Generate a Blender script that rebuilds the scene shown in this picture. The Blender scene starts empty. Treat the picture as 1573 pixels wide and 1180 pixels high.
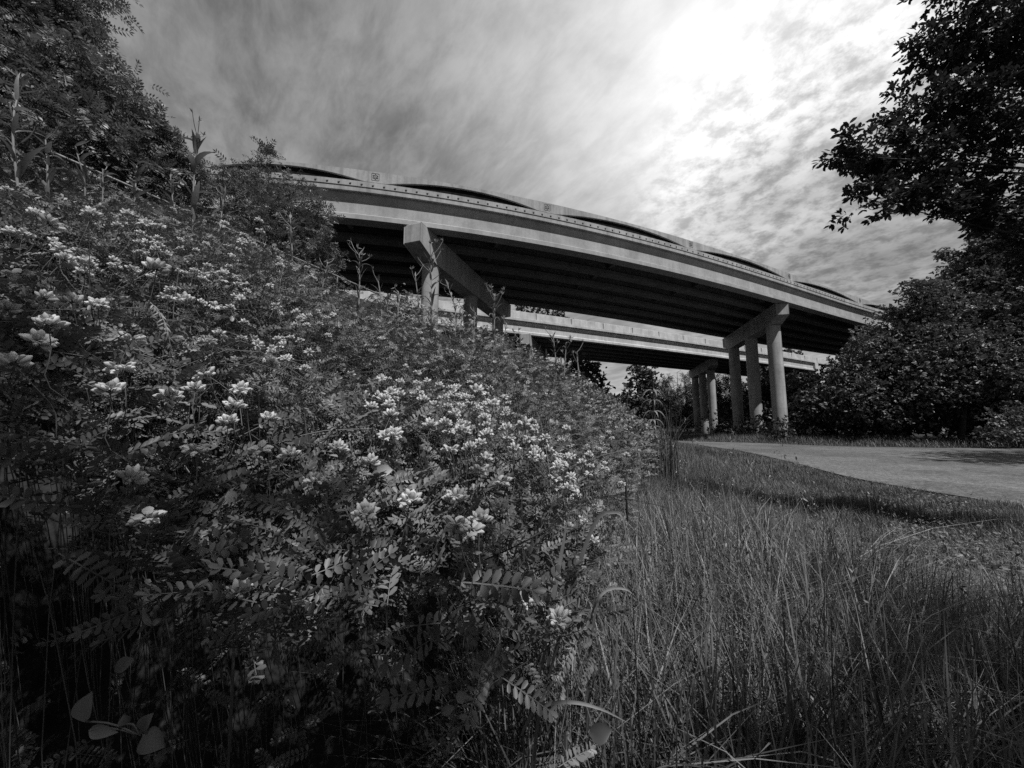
import bpy, math, random
import numpy as np
from mathutils import Vector, Matrix
C = bpy.context.scene
COL = C.collection
rad = math.radians

# ------------------------------------------------------------------ camera
FPX, CX, CY = 560.0, 786.5, 590.0
PITCH = math.atan(62 / 560)
SP, CP = math.sin(PITCH), math.cos(PITCH)
CAMZ = 1.5
cam = bpy.data.cameras.new('camera')
cam.sensor_width = 36
cam.lens = FPX / 1573 * 36
cam.clip_start = 0.02
cam.clip_end = 3000
camo = bpy.data.objects.new('camera', cam)
COL.objects.link(camo)
camo.location = (0, 0, CAMZ)
camo.rotation_euler = (rad(90) + PITCH, 0, 0)
C.camera = camo

# ------------------------------------------------------------------ light
SUN_EL, SUN_AZ = 59.0, 148.0          # azimuth clockwise from +Y: behind the camera, to the right
sun = bpy.data.lights.new('sun', 'SUN')
sun.energy = 5.0
sun.angle = rad(0.6)
suno = bpy.data.objects.new('sun', sun)
COL.objects.link(suno)
sd = Vector((math.sin(rad(SUN_AZ)) * math.cos(rad(SUN_EL)), math.cos(rad(SUN_AZ)) * math.cos(rad(SUN_EL)), math.sin(rad(SUN_EL))))
suno.rotation_euler = sd.to_track_quat('Z', 'Y').to_euler()
suno.location = (0, -5, 30)

C.view_settings.view_transform = 'Standard'
C.view_settings.look = 'None'
C.view_settings.exposure = 0.0
C.view_settings.gamma = 1.0
C.render.engine = 'CYCLES'
C.cycles.max_bounces = 6
C.cycles.diffuse_bounces = 2
C.cycles.glossy_bounces = 2
C.cycles.transmission_bounces = 3
C.cycles.use_denoising = False
C.cycles.sample_clamp_indirect = 4

# ------------------------------------------------------------------ sky
W = bpy.data.worlds.new('World')
C.world = W
W.use_nodes = True
nt = W.node_tree
nt.nodes.clear()


class NT:
    def __init__(s, t): s.t = t
    def n(s, kind, **kw):
        q = s.t.nodes.new(kind)
        for k, v in kw.items():
            if isinstance(k, str) and hasattr(q, k): setattr(q, k, v)
        return q
    def put(s, sock, v):
        if isinstance(v, bpy.types.NodeSocket): s.t.links.new(v, sock)
        elif v is not None: sock.default_value = v
    def m(s, op, a, b=None, c=None, clamp=False):
        q = s.t.nodes.new('ShaderNodeMath'); q.operation = op; q.use_clamp = clamp
        s.put(q.inputs[0], a)
        if b is not None: s.put(q.inputs[1], b)
        if c is not None: s.put(q.inputs[2], c)
        return q.outputs[0]
    def noise(s, vec, scale, detail=4, rough=.55, dist=0.0):
        q = s.t.nodes.new('ShaderNodeTexNoise')
        if vec is not None: s.put(q.inputs['Vector'], vec)
        q.inputs['Scale'].default_value = scale; q.inputs['Detail'].default_value = detail
        q.inputs['Roughness'].default_value = rough; q.inputs['Distortion'].default_value = dist
        return q.outputs[0]
    def rng(s, v, a, b, c, d, smooth=True):
        q = s.t.nodes.new('ShaderNodeMapRange')
        q.interpolation_type = 'SMOOTHSTEP' if smooth else 'LINEAR'
        s.put(q.inputs[0], v)
        for i, x in enumerate((a, b, c, d)): q.inputs[i + 1].default_value = x
        return q.outputs[0]
    def comb(s, x, y, z):
        q = s.t.nodes.new('ShaderNodeCombineXYZ')
        for i, v in enumerate((x, y, z)): s.put(q.inputs[i], v)
        return q.outputs[0]
    def dot(s, v, d):
        q = s.t.nodes.new('ShaderNodeVectorMath'); q.operation = 'DOT_PRODUCT'
        s.put(q.inputs[0], v); q.inputs[1].default_value = d
        return q.outputs['Value']


w = NT(nt)
tc = w.n('ShaderNodeTexCoord')
D = tc.outputs['Generated']
sep = w.n('ShaderNodeSeparateXYZ'); w.put(sep.inputs[0], D)
zz = w.m('ADD', w.m('MAXIMUM', sep.outputs[2], 0.0), .16)
px_, py_ = w.m('DIVIDE', sep.outputs[0], zz), w.m('DIVIDE', sep.outputs[1], zz)
P = w.comb(px_, py_, 0.0)
# streaks run away from the viewer towards the upper left
rot = w.comb(w.m('ADD', w.m('MULTIPLY', px_, .78), w.m('MULTIPLY', py_, .62)),
             w.m('MULTIPLY', w.m('SUBTRACT', w.m('MULTIPLY', py_, .78), w.m('MULTIPLY', px_, .62)), .42), 3.1)
n_big = w.noise(P, .85, 6, .58, .2)
n_str = w.noise(rot, 4.6, 10, .62, .35)
n_wsp = w.noise(rot, 15, 8, .62, .3)
n_fin = w.noise(P, 13, 8, .66, .1)
n_mid = w.noise(P, 3.3, 7, .58, .15)
D1 = (.385, .585, .715)
lobe = w.dot(D, D1)
glow = w.m('POWER', w.rng(lobe, .38, 1.0, 0.0, 1.0, False), 7.5)
sky = w.n('ShaderNodeTexSky', sky_type='NISHITA', sun_disc=False, sun_elevation=rad(SUN_EL), sun_rotation=rad(SUN_AZ))
bw = w.n('ShaderNodeRGBToBW'); w.put(bw.inputs[0], sky.outputs[0])
base = w.m('MULTIPLY', bw.outputs[0], .3)
streak = w.rng(n_str, .30, .74, 0.0, 1.0)
big = w.rng(n_big, .36, .66, 0.0, 1.0)
dapple = w.rng(n_fin, .34, .60, .30, 1.0)
mid = w.rng(n_mid, .30, .62, 0.0, 1.0)
dapw = w.rng(w.dot(D, (.67, .65, .36)), .86, .985, 0.0, 1.0)
darkw = w.rng(w.dot(D, (.70, .68, .22)), .90, .985, 0.0, 1.0)
cl = w.m('ADD', w.m('ADD', w.m('MULTIPLY', streak, 1.35), w.m('MULTIPLY', big, .45)), w.m('ADD', w.m('MULTIPLY', w.rng(n_wsp, .3, .7, 0.0, 1.0), 1.05), .65))
cl = w.m('ADD', cl, w.m('MULTIPLY', glow, w.m('ADD', w.m('MULTIPLY', mid, 2.0), 6.1)))
mixd = w.m('ADD', w.m('SUBTRACT', 1.0, dapw), w.m('MULTIPLY', dapw, w.m('ADD', w.m('MULTIPLY', dapple, .75), .45)))
cl = w.m('MULTIPLY', cl, mixd)
cl = w.m('ADD', cl, w.m('MULTIPLY', dapw, w.m('MULTIPLY', dapple, 1.5)))
cl = w.m('MULTIPLY', cl, w.m('SUBTRACT', 1.0, w.m('MULTIPLY', darkw, w.m('SUBTRACT', .75, w.m('MULTIPLY', n_mid, .7)))))
cl = w.m('MULTIPLY', cl, w.m('MULTIPLY', w.rng(sep.outputs[1], -.35, .3, .06, 1.0), w.rng(sep.outputs[2], .80, .95, 1.0, .12)))   # clear, darker sky behind
tot = w.m('ADD', base, cl)
hz = w.rng(sep.outputs[2], -.02, .25, 2.0, 0.0)
tot = w.m('ADD', tot, hz)
bg = w.n('ShaderNodeBackground'); w.put(bg.inputs[0], tot); bg.inputs[1].default_value = .1
out = w.n('ShaderNodeOutputWorld'); nt.links.new(bg.outputs[0], out.inputs[0])

# ------------------------------------------------------------------ helpers
RNG = np.random.default_rng(7)
random.seed(7)


def ray(x, y):
    v = CY - y
    return np.array([x - CX, FPX * CP - v * SP, FPX * SP + v * CP])
def at(x, y, Y):                       # a point seen at pixel x,y that stands Y metres ahead
    r = ray(x, y); t = Y / r[1]
    return np.array([r[0] * t, Y, CAMZ + r[2] * t])
def atz(x, y, z):                      # the point at height z (above the path) seen at pixel x,y
    r = ray(x, y); t = (z - CAMZ) / r[2]
    return np.array([r[0] * t, r[1] * t, z])
def sm(a, b, x):
    t = np.clip((x - a) / (b - a), 0, 1)
    return t * t * (3 - 2 * t)


_waves = [(RNG.normal(size=2), RNG.uniform(0, 6.28)) for _ in range(14)]
def wav(x, y, f):
    s = 0
    for i, (k, p) in enumerate(_waves):
        k = k / np.hypot(*k)
        s = s + np.sin((k[0] * x + k[1] * y) * f * (1 + .13 * i) + p * (1 + i))
    return s / 5.2


class Acc:
    def __init__(s): s.v = []; s.q = []; s.t = []; s.tone = []; s.n = 0
    def add(s, v, q=None, t=None, tone=1.0):
        v = np.asarray(v, float).reshape(-1, 3)
        s.v.append(v)
        if q is not None and len(q): s.q.append(np.asarray(q, int).reshape(-1, 4) + s.n)
        if t is not None and len(t): s.t.append(np.asarray(t, int).reshape(-1, 3) + s.n)
        s.tone.append(np.full(len(v), tone) if np.isscalar(tone) else np.asarray(tone, float))
        s.n += len(v)
    def inst(s, tmpl, R, T, tone):     # tmpl = (verts, quads), R (K,3,3) columns = axes (scaled), T (K,3)
        tv, tq = tmpl
        K = len(T)
        if K == 0: return
        V = np.einsum('kij,nj->kni', R, tv) + T[:, None, :]
        Q = tq[None] + (np.arange(K) * len(tv))[:, None, None]
        s.add(V.reshape(-1, 3), Q.reshape(-1, 4), tone=np.repeat(np.broadcast_to(tone, (K,)), len(tv)))
    def build(s, name, mat, parent=None, smooth=True, link=True):
        V = np.concatenate(s.v) if s.v else np.zeros((0, 3))
        me = bpy.data.meshes.new(name)
        q = np.concatenate(s.q) if s.q else np.zeros((0, 4), int)
        t = np.concatenate(s.t) if s.t else np.zeros((0, 3), int)
        me.vertices.add(len(V)); me.vertices.foreach_set('co', V.astype(np.float32).ravel())
        L = np.concatenate([q.ravel(), t.ravel()]).astype(np.int32)
        me.loops.add(len(L)); me.loops.foreach_set('vertex_index', L)
        n = len(q) + len(t)
        me.polygons.add(n)
        st = np.concatenate([np.arange(len(q)) * 4, len(q) * 4 + np.arange(len(t)) * 3]).astype(np.int32)
        me.polygons.foreach_set('loop_start', st)
        me.polygons.foreach_set('loop_total', np.concatenate([np.full(len(q), 4), np.full(len(t), 3)]).astype(np.int32))
        me.polygons.foreach_set('use_smooth', np.full(n, smooth))
        a = me.attributes.new('tone', 'FLOAT', 'POINT')
        a.data.foreach_set('value', np.concatenate(s.tone).astype(np.float32))
        me.materials.append(mat)
        me.update(calc_edges=True); me.validate()
        o = bpy.data.objects.new(name, me)
        if link: COL.objects.link(o)
        if parent is not None: o.parent = parent
        return o


def frames(d, n, scale=1.0):           # (K,3) leaf axis, (K,3) approximate normal -> (K,3,3)
    d = d / np.linalg.norm(d, axis=1, keepdims=True)
    n = n - (n * d).sum(1, keepdims=True) * d
    n = n / (np.linalg.norm(n, axis=1, keepdims=True) + 1e-9)
    y = np.cross(n, d)
    R = np.stack([d, y, n], axis=2)
    return R * np.reshape(scale, (-1, 1, 1)) if not np.isscalar(scale) else R * scale


def tube_into(acc, pts, r, sides=6, tone=1.0, cap=False):
    pts = np.asarray(pts, float); k = len(pts)
    r = np.broadcast_to(np.asarray(r, float), (k,))
    tg = np.gradient(pts, axis=0); tg /= np.linalg.norm(tg, axis=1, keepdims=True) + 1e-9
    ref = np.array([0.31, .93, .17]) if abs(tg[0, 2]) > .7 else np.array([0, 0, 1.0])
    a = np.cross(tg, ref); a /= np.linalg.norm(a, axis=1, keepdims=True) + 1e-9
    b = np.cross(tg, a)
    th = np.arange(sides) / sides * 2 * np.pi
    V = pts[:, None] + r[:, None, None] * (np.cos(th)[None, :, None] * a[:, None] + np.sin(th)[None, :, None] * b[:, None])
    i, j = np.meshgrid(np.arange(k - 1), np.arange(sides), indexing='ij')
    j2 = (j + 1) % sides
    Q = np.stack([i * sides + j, i * sides + j2, (i + 1) * sides + j2, (i + 1) * sides + j], -1).reshape(-1, 4)
    V = V.reshape(-1, 3); T = []
    if cap:
        V = np.vstack([V, pts[-1:]]); T = [[(k - 1) * sides + x, (k - 1) * sides + (x + 1) % sides, k * sides] for x in range(sides)]
    acc.add(V, Q, T, tone)


def ribbon_into(acc, pts, wid, nrm, tone=1.0, fold=.25):   # leaf blade: centre line and two edges
    pts = np.asarray(pts, float); k = len(pts)
    wid = np.broadcast_to(np.asarray(wid, float), (k,))
    tg = np.gradient(pts, axis=0); tg /= np.linalg.norm(tg, axis=1, keepdims=True) + 1e-9
    nrm = np.broadcast_to(np.asarray(nrm, float), pts.shape)
    sd_ = np.cross(tg, nrm); sd_ /= np.linalg.norm(sd_, axis=1, keepdims=True) + 1e-9
    up = np.cross(sd_, tg)
    e1 = pts + sd_ * wid[:, None] / 2 + up * (wid * fold)[:, None]
    e2 = pts - sd_ * wid[:, None] / 2 + up * (wid * fold)[:, None]
    V = np.concatenate([e1, pts, e2])
    i = np.arange(k - 1)
    Q = np.concatenate([np.stack([i, i + 1, k + i + 1, k + i], 1), np.stack([k + i, k + i + 1, 2 * k + i + 1, 2 * k + i], 1)])
    acc.add(V, Q, tone=tone)


def spline(pts, n):
    pts = np.asarray(pts, float); k = len(pts)
    t = np.linspace(0, k - 1, n)
    P_ = np.vstack([2 * pts[0] - pts[1], pts, 2 * pts[-1] - pts[-2]])
    i = np.minimum(t.astype(int), k - 2); u = (t - i)[:, None]
    a, b, c, d = P_[i], P_[i + 1], P_[i + 2], P_[i + 3]
    return .5 * ((2 * b) + (-a + c) * u + (2 * a - 5 * b + 4 * c - d) * u ** 2 + (-a + 3 * b - 3 * c + d) * u ** 3)


def box_into(acc, x0, x1, y0, y1, z0, z1, M=None, tone=1.0):
    v = np.array([[x, y, z] for z in (z0, z1) for y in (y0, y1) for x in (x0, x1)], float)
    if M is not None: v = v @ M[:3, :3].T + M[:3, 3]
    acc.add(v, [[0, 2, 3, 1], [4, 5, 7, 6], [0, 1, 5, 4], [2, 6, 7, 3], [0, 4, 6, 2], [1, 3, 7, 5]], tone=tone)


def tag(o, label=None, cat=None, group=None, kind=None):
    if label: o['label'] = label
    if cat: o['category'] = cat
    if group: o['group'] = group
    if kind: o['kind'] = kind
    return o
def empty(name, loc, label, cat, group=None):
    o = bpy.data.objects.new(name, None); COL.objects.link(o)
    o.location = loc; o.empty_display_size = .2
    return tag(o, label, cat, group)
def at_root(o, root):                  # meshes are built in world coordinates
    o.parent = root
    o.matrix_parent_inverse = Matrix.Translation(-Vector(root.location))
    return o


# ------------------------------------------------------------------ materials
def grey(v): return (v, v, v, 1)
def M_leaf(name, base, trans=.25, rough=.5, spec=.35, var=.5):
    m = bpy.data.materials.new(name); m.use_nodes = True
    t = NT(m.node_tree); m.node_tree.nodes.clear()
    a = t.n('ShaderNodeAttribute', attribute_name='tone')
    g = t.n('ShaderNodeTexCoord')
    nz = t.noise(g.outputs['Object'], 60, 2)
    val = t.m('MULTIPLY', t.m('MULTIPLY', a.outputs['Fac'], base), t.m('ADD', t.m('MULTIPLY', nz, var), 1 - var / 2))
    b = t.n('ShaderNodeBsdfPrincipled')
    t.put(b.inputs['Base Color'], val); b.inputs['Roughness'].default_value = rough
    b.inputs['Specular IOR Level'].default_value = spec
    tr = t.n('ShaderNodeBsdfTranslucent'); t.put(tr.inputs[0], t.m('MULTIPLY', val, 1.2))
    mx = t.n('ShaderNodeMixShader'); mx.inputs[0].default_value = trans
    m.node_tree.links.new(b.outputs[0], mx.inputs[1]); m.node_tree.links.new(tr.outputs[0], mx.inputs[2])
    o = t.n('ShaderNodeOutputMaterial'); m.node_tree.links.new(mx.outputs[0], o.inputs[0])
    return m
def M_solid(name, fn, rough=.85, bump=None, spec=.3):
    m = bpy.data.materials.new(name); m.use_nodes = True
    t = NT(m.node_tree); m.node_tree.nodes.clear()
    g = t.n('ShaderNodeTexCoord').outputs['Object']
    val = fn(t, g)
    b = t.n('ShaderNodeBsdfPrincipled')
    t.put(b.inputs['Base Color'], val if not isinstance(val, float) else grey(val))
    b.inputs['Roughness'].default_value = rough
    b.inputs['Specular IOR Level'].default_value = spec
    if bump:
        bm = t.n('ShaderNodeBump'); bm.inputs['Strength'].default_value = bump[1]; bm.inputs['Distance'].default_value = bump[2]
        t.put(bm.inputs['Height'], t.noise(g, bump[0], 4)); m.node_tree.links.new(bm.outputs[0], b.inputs['Normal'])
    o = t.n('ShaderNodeOutputMaterial'); m.node_tree.links.new(b.outputs[0], o.inputs[0])
    return m


def f_concrete(base, streaks=.35):
    def f(t, g):
        s = t.n('ShaderNodeSeparateXYZ'); t.put(s.inputs[0], g)
        v = t.comb(t.m('MULTIPLY', s.outputs[0], 3.0), t.m('MULTIPLY', s.outputs[1], 3.0), t.m('MULTIPLY', s.outputs[2], .25))
        a = t.rng(t.noise(v, 1.1, 6, .65), .35, .72, 1.0, 1 - streaks)
        b = t.rng(t.noise(g, .8, 6, .6), .3, .7, .82, 1.12)
        c = t.rng(t.noise(g, 9, 4), .3, .7, .93, 1.06)
        return t.m('MULTIPLY', t.m('MULTIPLY', t.m('MULTIPLY', a, b), c), base)
    return f


CONC = M_solid('concrete', f_concrete(.36), .88)
CONC2 = M_solid('concrete_pale', f_concrete(.46, .22), .88)
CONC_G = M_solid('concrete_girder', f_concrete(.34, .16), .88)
CONC_SHADE = M_solid('concrete_shade', f_concrete(.17, .3), .9)  # darker copy of the concrete, under-deck shade put into its colour
def f_column(t, g):
    b = f_concrete(.36, .3)(t, g)
    s = t.n('ShaderNodeSeparateXYZ'); t.put(s.inputs[0], g)
    l = t.m('FRACT', t.m('MULTIPLY', s.outputs[2], .52))
    ln = t.rng(t.m('ABSOLUTE', t.m('SUBTRACT', l, .5)), 0.0, .012, .72, 1.0)
    dirt = t.rng(t.m('ADD', s.outputs[2], t.m('MULTIPLY', t.noise(g, 2.5, 4), 1.6)), .7, 2.4, .55, 1.0)
    return t.m('MULTIPLY', t.m('MULTIPLY', b, ln), dirt)
CONC_COL = M_solid('concrete_column', f_column, .85)
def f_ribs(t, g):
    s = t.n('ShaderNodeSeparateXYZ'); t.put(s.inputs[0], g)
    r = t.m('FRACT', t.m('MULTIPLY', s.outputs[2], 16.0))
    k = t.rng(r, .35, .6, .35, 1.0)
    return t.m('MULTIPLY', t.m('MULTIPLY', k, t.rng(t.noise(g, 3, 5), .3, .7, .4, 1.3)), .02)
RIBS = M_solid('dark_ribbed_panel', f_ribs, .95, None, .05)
DARK = M_solid('dark_inlay', lambda t, g: t.m('MULTIPLY', t.noise(g, 9, 3), .05), .9)
STEEL = M_solid('dull_steel', lambda t, g: t.rng(t.noise(g, 14, 4), .3, .7, .10, .24), .55)
CUP = M_solid('weathered_cup', lambda t, g: t.rng(t.noise(g, 9, 3), .3, .7, .05, .12), .9)
def f_path(t, g):
    a = t.m('MULTIPLY', t.rng(t.noise(g, 15, 4, .9), .3, .7, .45, 1.55), t.rng(t.noise(g, 5, 8, .85), .3, .7, .6, 1.4))
    b = t.rng(t.noise(g, .5, 6, .6), .3, .7, .85, 1.1)
    vor = t.n('ShaderNodeTexVoronoi', feature='DISTANCE_TO_EDGE'); t.put(vor.inputs['Vector'], g); vor.inputs['Scale'].default_value = .35
    c = t.rng(vor.outputs['Distance'], 0.0, .012, .75, 1.0)
    v2 = t.n('ShaderNodeTexVoronoi'); t.put(v2.inputs['Vector'], g); v2.inputs['Scale'].default_value = 28
    grit = t.rng(v2.outputs['Distance'], .12, .5, 1.35, .8)
    patch = t.rng(t.noise(g, .22, 3, .5), .5, .53, 1.0, .8)
    return t.m('MULTIPLY', t.m('MULTIPLY', t.m('MULTIPLY', t.m('MULTIPLY', a, b), c), t.m('MULTIPLY', grit, patch)), .14)
PATH = M_solid('worn_asphalt', f_path, .9, (70, .5, .01))
SOIL = M_solid('dark_soil', lambda t, g: t.rng(t.noise(g, 6, 6, .7), .3, .7, .006, .028), .95, (14, .6, .03))
BARK = M_solid('bark', lambda t, g: t.rng(t.noise(g, 9, 5, .7), .3, .7, .02, .07), .9, (20, .6, .02))

L_VETCH = M_leaf('vetch_leaf', .125, .13, .48, .4)
L_GRASS = M_leaf('grass_blade', .135, .14, .5, .35)
L_WEED = M_leaf('weed_leaf', .18, .25, .5, .4)
L_TREE = M_leaf('tree_leaf', .125, .2, .45, .4)
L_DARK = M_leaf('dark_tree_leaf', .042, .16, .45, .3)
L_FAR = M_leaf('far_tree_leaf', .07, .2, .6, .25)
PETAL = M_leaf('petal', .66, .3, .85, .06, .35)
L_DRY = M_leaf('dry_stem', .10, .0, .7, .2)
L_BROAD = M_leaf('broad_leaf', .12, .2, .45, .4)

# ------------------------------------------------------------------ leaf templates (x along the leaf, z normal), unit length
def rot2(v, a):
    c, s = math.cos(a), math.sin(a)
    return np.stack([v[:, 0] * c - v[:, 1] * s, v[:, 0] * s + v[:, 1] * c, v[:, 2]], 1)
def leaflet(l, wd, near):
    if near:   # rounded, folded along the midrib
        v = np.array([[0, 0, 0], [.35, -.42 * wd / l, .09], [.8, -.45 * wd / l, .10], [1, 0, .03], [.8, .45 * wd / l, .10], [.35, .42 * wd / l, .09]]) * l
        q = np.array([[0, 1, 2, 3], [0, 3, 4, 5]])
    else:
        v = np.array([[0, 0, 0], [.55, -.5 * wd / l, .08], [1, 0, 0], [.55, .5 * wd / l, .08]]) * l
        q = np.array([[0, 1, 2, 3]])
    return v, q
def pinnate(pairs, ll, lw, near=False, rachis=True, droop=.12, seed=0):
    r = np.random.default_rng(seed)
    V, Q, n = [], [], 0
    def put(v, q):
        nonlocal n
        V.append(v); Q.append(q + n); n += len(v)
    def zc(x): return droop * (x * .6 - x * x)
    for i in range(pairs):
        x = .14 + .80 * i / max(1, pairs - 1)
        s = ll * (.75 + .35 * math.sin(math.pi * (.15 + .8 * i / pairs)))
        for sg in (-1, 1):
            v, q = leaflet(s, s * lw * r.uniform(.9, 1.1), near)
            a = sg * (rad(68) - rad(18) * i / pairs + r.uniform(-.12, .12))
            tw = r.uniform(-.5, .5) + .25
            v = np.stack([v[:, 0], v[:, 1] * math.cos(tw) - v[:, 2] * math.sin(tw), v[:, 1] * math.sin(tw) + v[:, 2] * math.cos(tw) + v[:, 0] * r.uniform(-.1, .35)], 1)
            put(rot2(v, a) + np.array([x, 0, zc(x)]), q)
    v, q = leaflet(ll, ll * lw, near); put(v + np.array([.94, 0, zc(.94)]), q)
    if rachis:
        xs = np.linspace(0, .95, 4 if near else 3)
        w_ = .008
        v = np.array([[x, sg * w_, zc(x) + .002] for x in xs for sg in (-1, 1)])
        q = np.array([[2 * i, 2 * i + 2, 2 * i + 3, 2 * i + 1] for i in range(len(xs) - 1)])
        put(v, q)
    return np.concatenate(V), np.concatenate(Q)
VN = [pinnate(8, .17, .5, True, seed=i) for i in range(4)]
VM = [pinnate(7, .18, .55, False, seed=10 + i) for i in range(3)]
VF = [pinnate(4, .30, .6, False, rachis=False, seed=20 + i) for i in range(2)]
TP = [pinnate(5, .36, .36, False, droop=.35, seed=30 + i) for i in range(3)]
def simple_leaf(wd=.5):
    v = np.array([[0, 0, 0], [.3, -.42 * wd, .05], [.68, -.5 * wd, .05], [1, 0, -.08], [.68, .5 * wd, .05], [.3, .42 * wd, .05]])
    return v, np.array([[0, 1, 2, 3], [0, 3, 4, 5]])
def spray(k, wd, seed, spread=.75):    # a short twig's worth of simple leaves
    r = np.random.default_rng(seed); V, Q, n = [], [], 0
    for i in range(k):
        l = r.uniform(.42, .62)
        v, q = simple_leaf(wd); v = v * l
        d = np.array([[.5 + r.normal() * .3, r.normal() * spread, r.normal() * .35 + .05]]); nn = np.array([[r.normal() * .35, r.normal() * .35, 1.0]])
        R = frames(d, nn)[0]
        V.append(v @ R.T + np.array([r.uniform(0, .7), r.normal() * .05, r.normal() * .06])); Q.append(q + n); n += len(v)
    return np.concatenate(V), np.concatenate(Q)
SPR = [spray(6, .55, 40 + i) for i in range(4)]
OAK = [spray(7, .42, 50 + i, .85) for i in range(5)]
def needle_spray(seed):
    r = np.random.default_rng(seed); V, Q, n = [], [], 0
    for i in range(9):
        v = np.array([[0, 0, 0], [.5, -.05, .02], [1, 0, 0], [.5, .05, .02]]) * r.uniform(.4, .7)
        R = frames(np.array([[.6, r.normal() * .6, r.normal() * .5]]), np.array([[r.normal(), r.normal(), 1.0]]))[0]
        V.append(v @ R.T + np.array([r.uniform(0, .6), 0, 0])); Q.append(np.array([[0, 1, 2, 3]]) + n); n += 4
    return np.concatenate(V), np.concatenate(Q)
NDL = [needle_spray(60 + i) for i in range(3)]

# ------------------------------------------------------------------ ground, path
def ground_z(x, y):
    r = np.hypot(x, y)
    return .42 * (1 - sm(2.5, 8.5, r)) + .012 * wav(x, y, 1.7)


near_edge = [(1573, 778), (1480, 765), (1400, 752), (1300, 733), (1220, 712), (1150, 696), (1100, 688), (1060, 683), (1043, 681)]
far_edge = [(1573, 690), (1450, 689), (1330, 687), (1240, 684.5), (1180, 682), (1120, 680), (1050, 678.3)]
NE = np.array([atz(x, y, 0)[:2] for x, y in near_edge]); FE = np.array([atz(x, y, 0)[:2] for x, y in far_edge])
NE = np.vstack([[[16, 2.0], [11.5, 4.6]], NE, [[12.6, 34], [11, 40], [6, 50], [-6, 66]]])
FE = np.vstack([[[75, 8], [46, 17.5]], FE, [[14.6, 36], [13.6, 42], [9, 53], [-3, 70]]])
NEs, FEs = spline(NE, 120), spline(FE, 120)
def path_edge_x(y): return np.interp(y, NE[:, 1], NE[:, 0])

a = Acc()
rings = np.concatenate([np.linspace(0, 9, 40), np.geomspace(9.5, 900, 40)])
th = np.linspace(0, 2 * np.pi, 97)[:-1]
rr, tt = np.meshgrid(rings, th, indexing='ij')
gx, gy = rr * np.cos(tt), rr * np.sin(tt)
gz = ground_z(gx, gy) * (rr < 30)
nr, nth = rr.shape
i, j = np.meshgrid(np.arange(nr - 1), np.arange(nth), indexing='ij')
Q = np.stack([i * nth + j, (i + 1) * nth + j, (i + 1) * nth + (j + 1) % nth, i * nth + (j + 1) % nth], -1).reshape(-1, 4)
a.add(np.stack([gx, gy, gz], -1), Q)
tag(a.build('ground', SOIL), kind='structure')
a = Acc()
k = 120
cols = 7
V = np.array([[(1 - u) * NEs[i] + u * FEs[i] for u in np.linspace(0, 1, cols)] for i in range(k)])
Vz = np.concatenate([V, np.full((k, cols, 1), .03)], 2)
i, j = np.meshgrid(np.arange(k - 1), np.arange(cols - 1), indexing='ij')
Q = np.stack([i * cols + j, i * cols + j + 1, (i + 1) * cols + j + 1, (i + 1) * cols + j], -1).reshape(-1, 4)
n0 = k * cols
top = Vz.reshape(-1, 3); skirt = top.copy(); skirt[:, 2] = -.1
e1 = np.arange(k - 1) * cols; e2 = e1 + cols - 1
Q = np.concatenate([Q, np.stack([e1, e1 + cols, e1 + cols + n0, e1 + n0], 1), np.stack([e2 + n0, e2 + cols + n0, e2 + cols, e2], 1)])
a.add(np.vstack([top, skirt]), Q)
tag(a.build('path', PATH, smooth=False), kind='structure')

# ------------------------------------------------------------------ bridges
def plan(pix, H, deg, s0, s1, step):
    p = np.array([atz(x, y, H) for x, y in pix])
    co = np.polyfit(p[:, 0], p[:, 1], deg); de = np.polyder(co)
    xs = np.linspace(p[0, 0], p[-1, 0], 300)
    ys = np.polyval(co, xs)
    sl0, sl1 = np.polyval(de, xs[0]), np.polyval(de, xs[-1])
    xl = np.linspace(xs[0] - s0, xs[0], 40)[:-1]; xr = np.linspace(xs[-1], xs[-1] + s1, 40)[1:]
    X = np.concatenate([xl, xs, xr]); Y = np.concatenate([ys[0] + sl0 * (xl - xs[0]), ys, ys[-1] + sl1 * (xr - xs[-1])])
    S = np.concatenate([[0], np.cumsum(np.hypot(np.diff(X), np.diff(Y)))])
    n = int(S[-1] / step) + 1
    s = np.linspace(0, S[-1], n)
    return s, np.interp(s, S, X), np.interp(s, S, Y)
class Curve:
    def __init__(c, pix, H, deg, s0, s1, step=.5):
        c.s, c.x, c.y = plan(pix, H, deg, s0, s1, step); c.H = H
        c.p = np.stack([c.x, c.y], 1)
        t = np.gradient(c.p, axis=0); t /= np.linalg.norm(t, axis=1, keepdims=True)
        c.t = t; c.o = np.stack([t[:, 1], -t[:, 0]], 1)      # outward = towards the camera
    def arc(c, q): return c.s[np.argmin(np.hypot(c.x - q[0], c.y - q[1]))]
    def pt(c, s, u, z):
        f = lambda arr: np.interp(s, c.s, arr)
        return np.stack([f(c.x) + u * f(c.o[:, 0]), f(c.y) + u * f(c.o[:, 1]), np.full(np.shape(s), c.H) + z], -1)
    def frame(c, s):
        f = lambda arr: float(np.interp(s, c.s, arr))
        t = np.array([f(c.t[:, 0]), f(c.t[:, 1]), 0]); t /= np.linalg.norm(t)
        return t, np.array([t[1], -t[0], 0])
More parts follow.
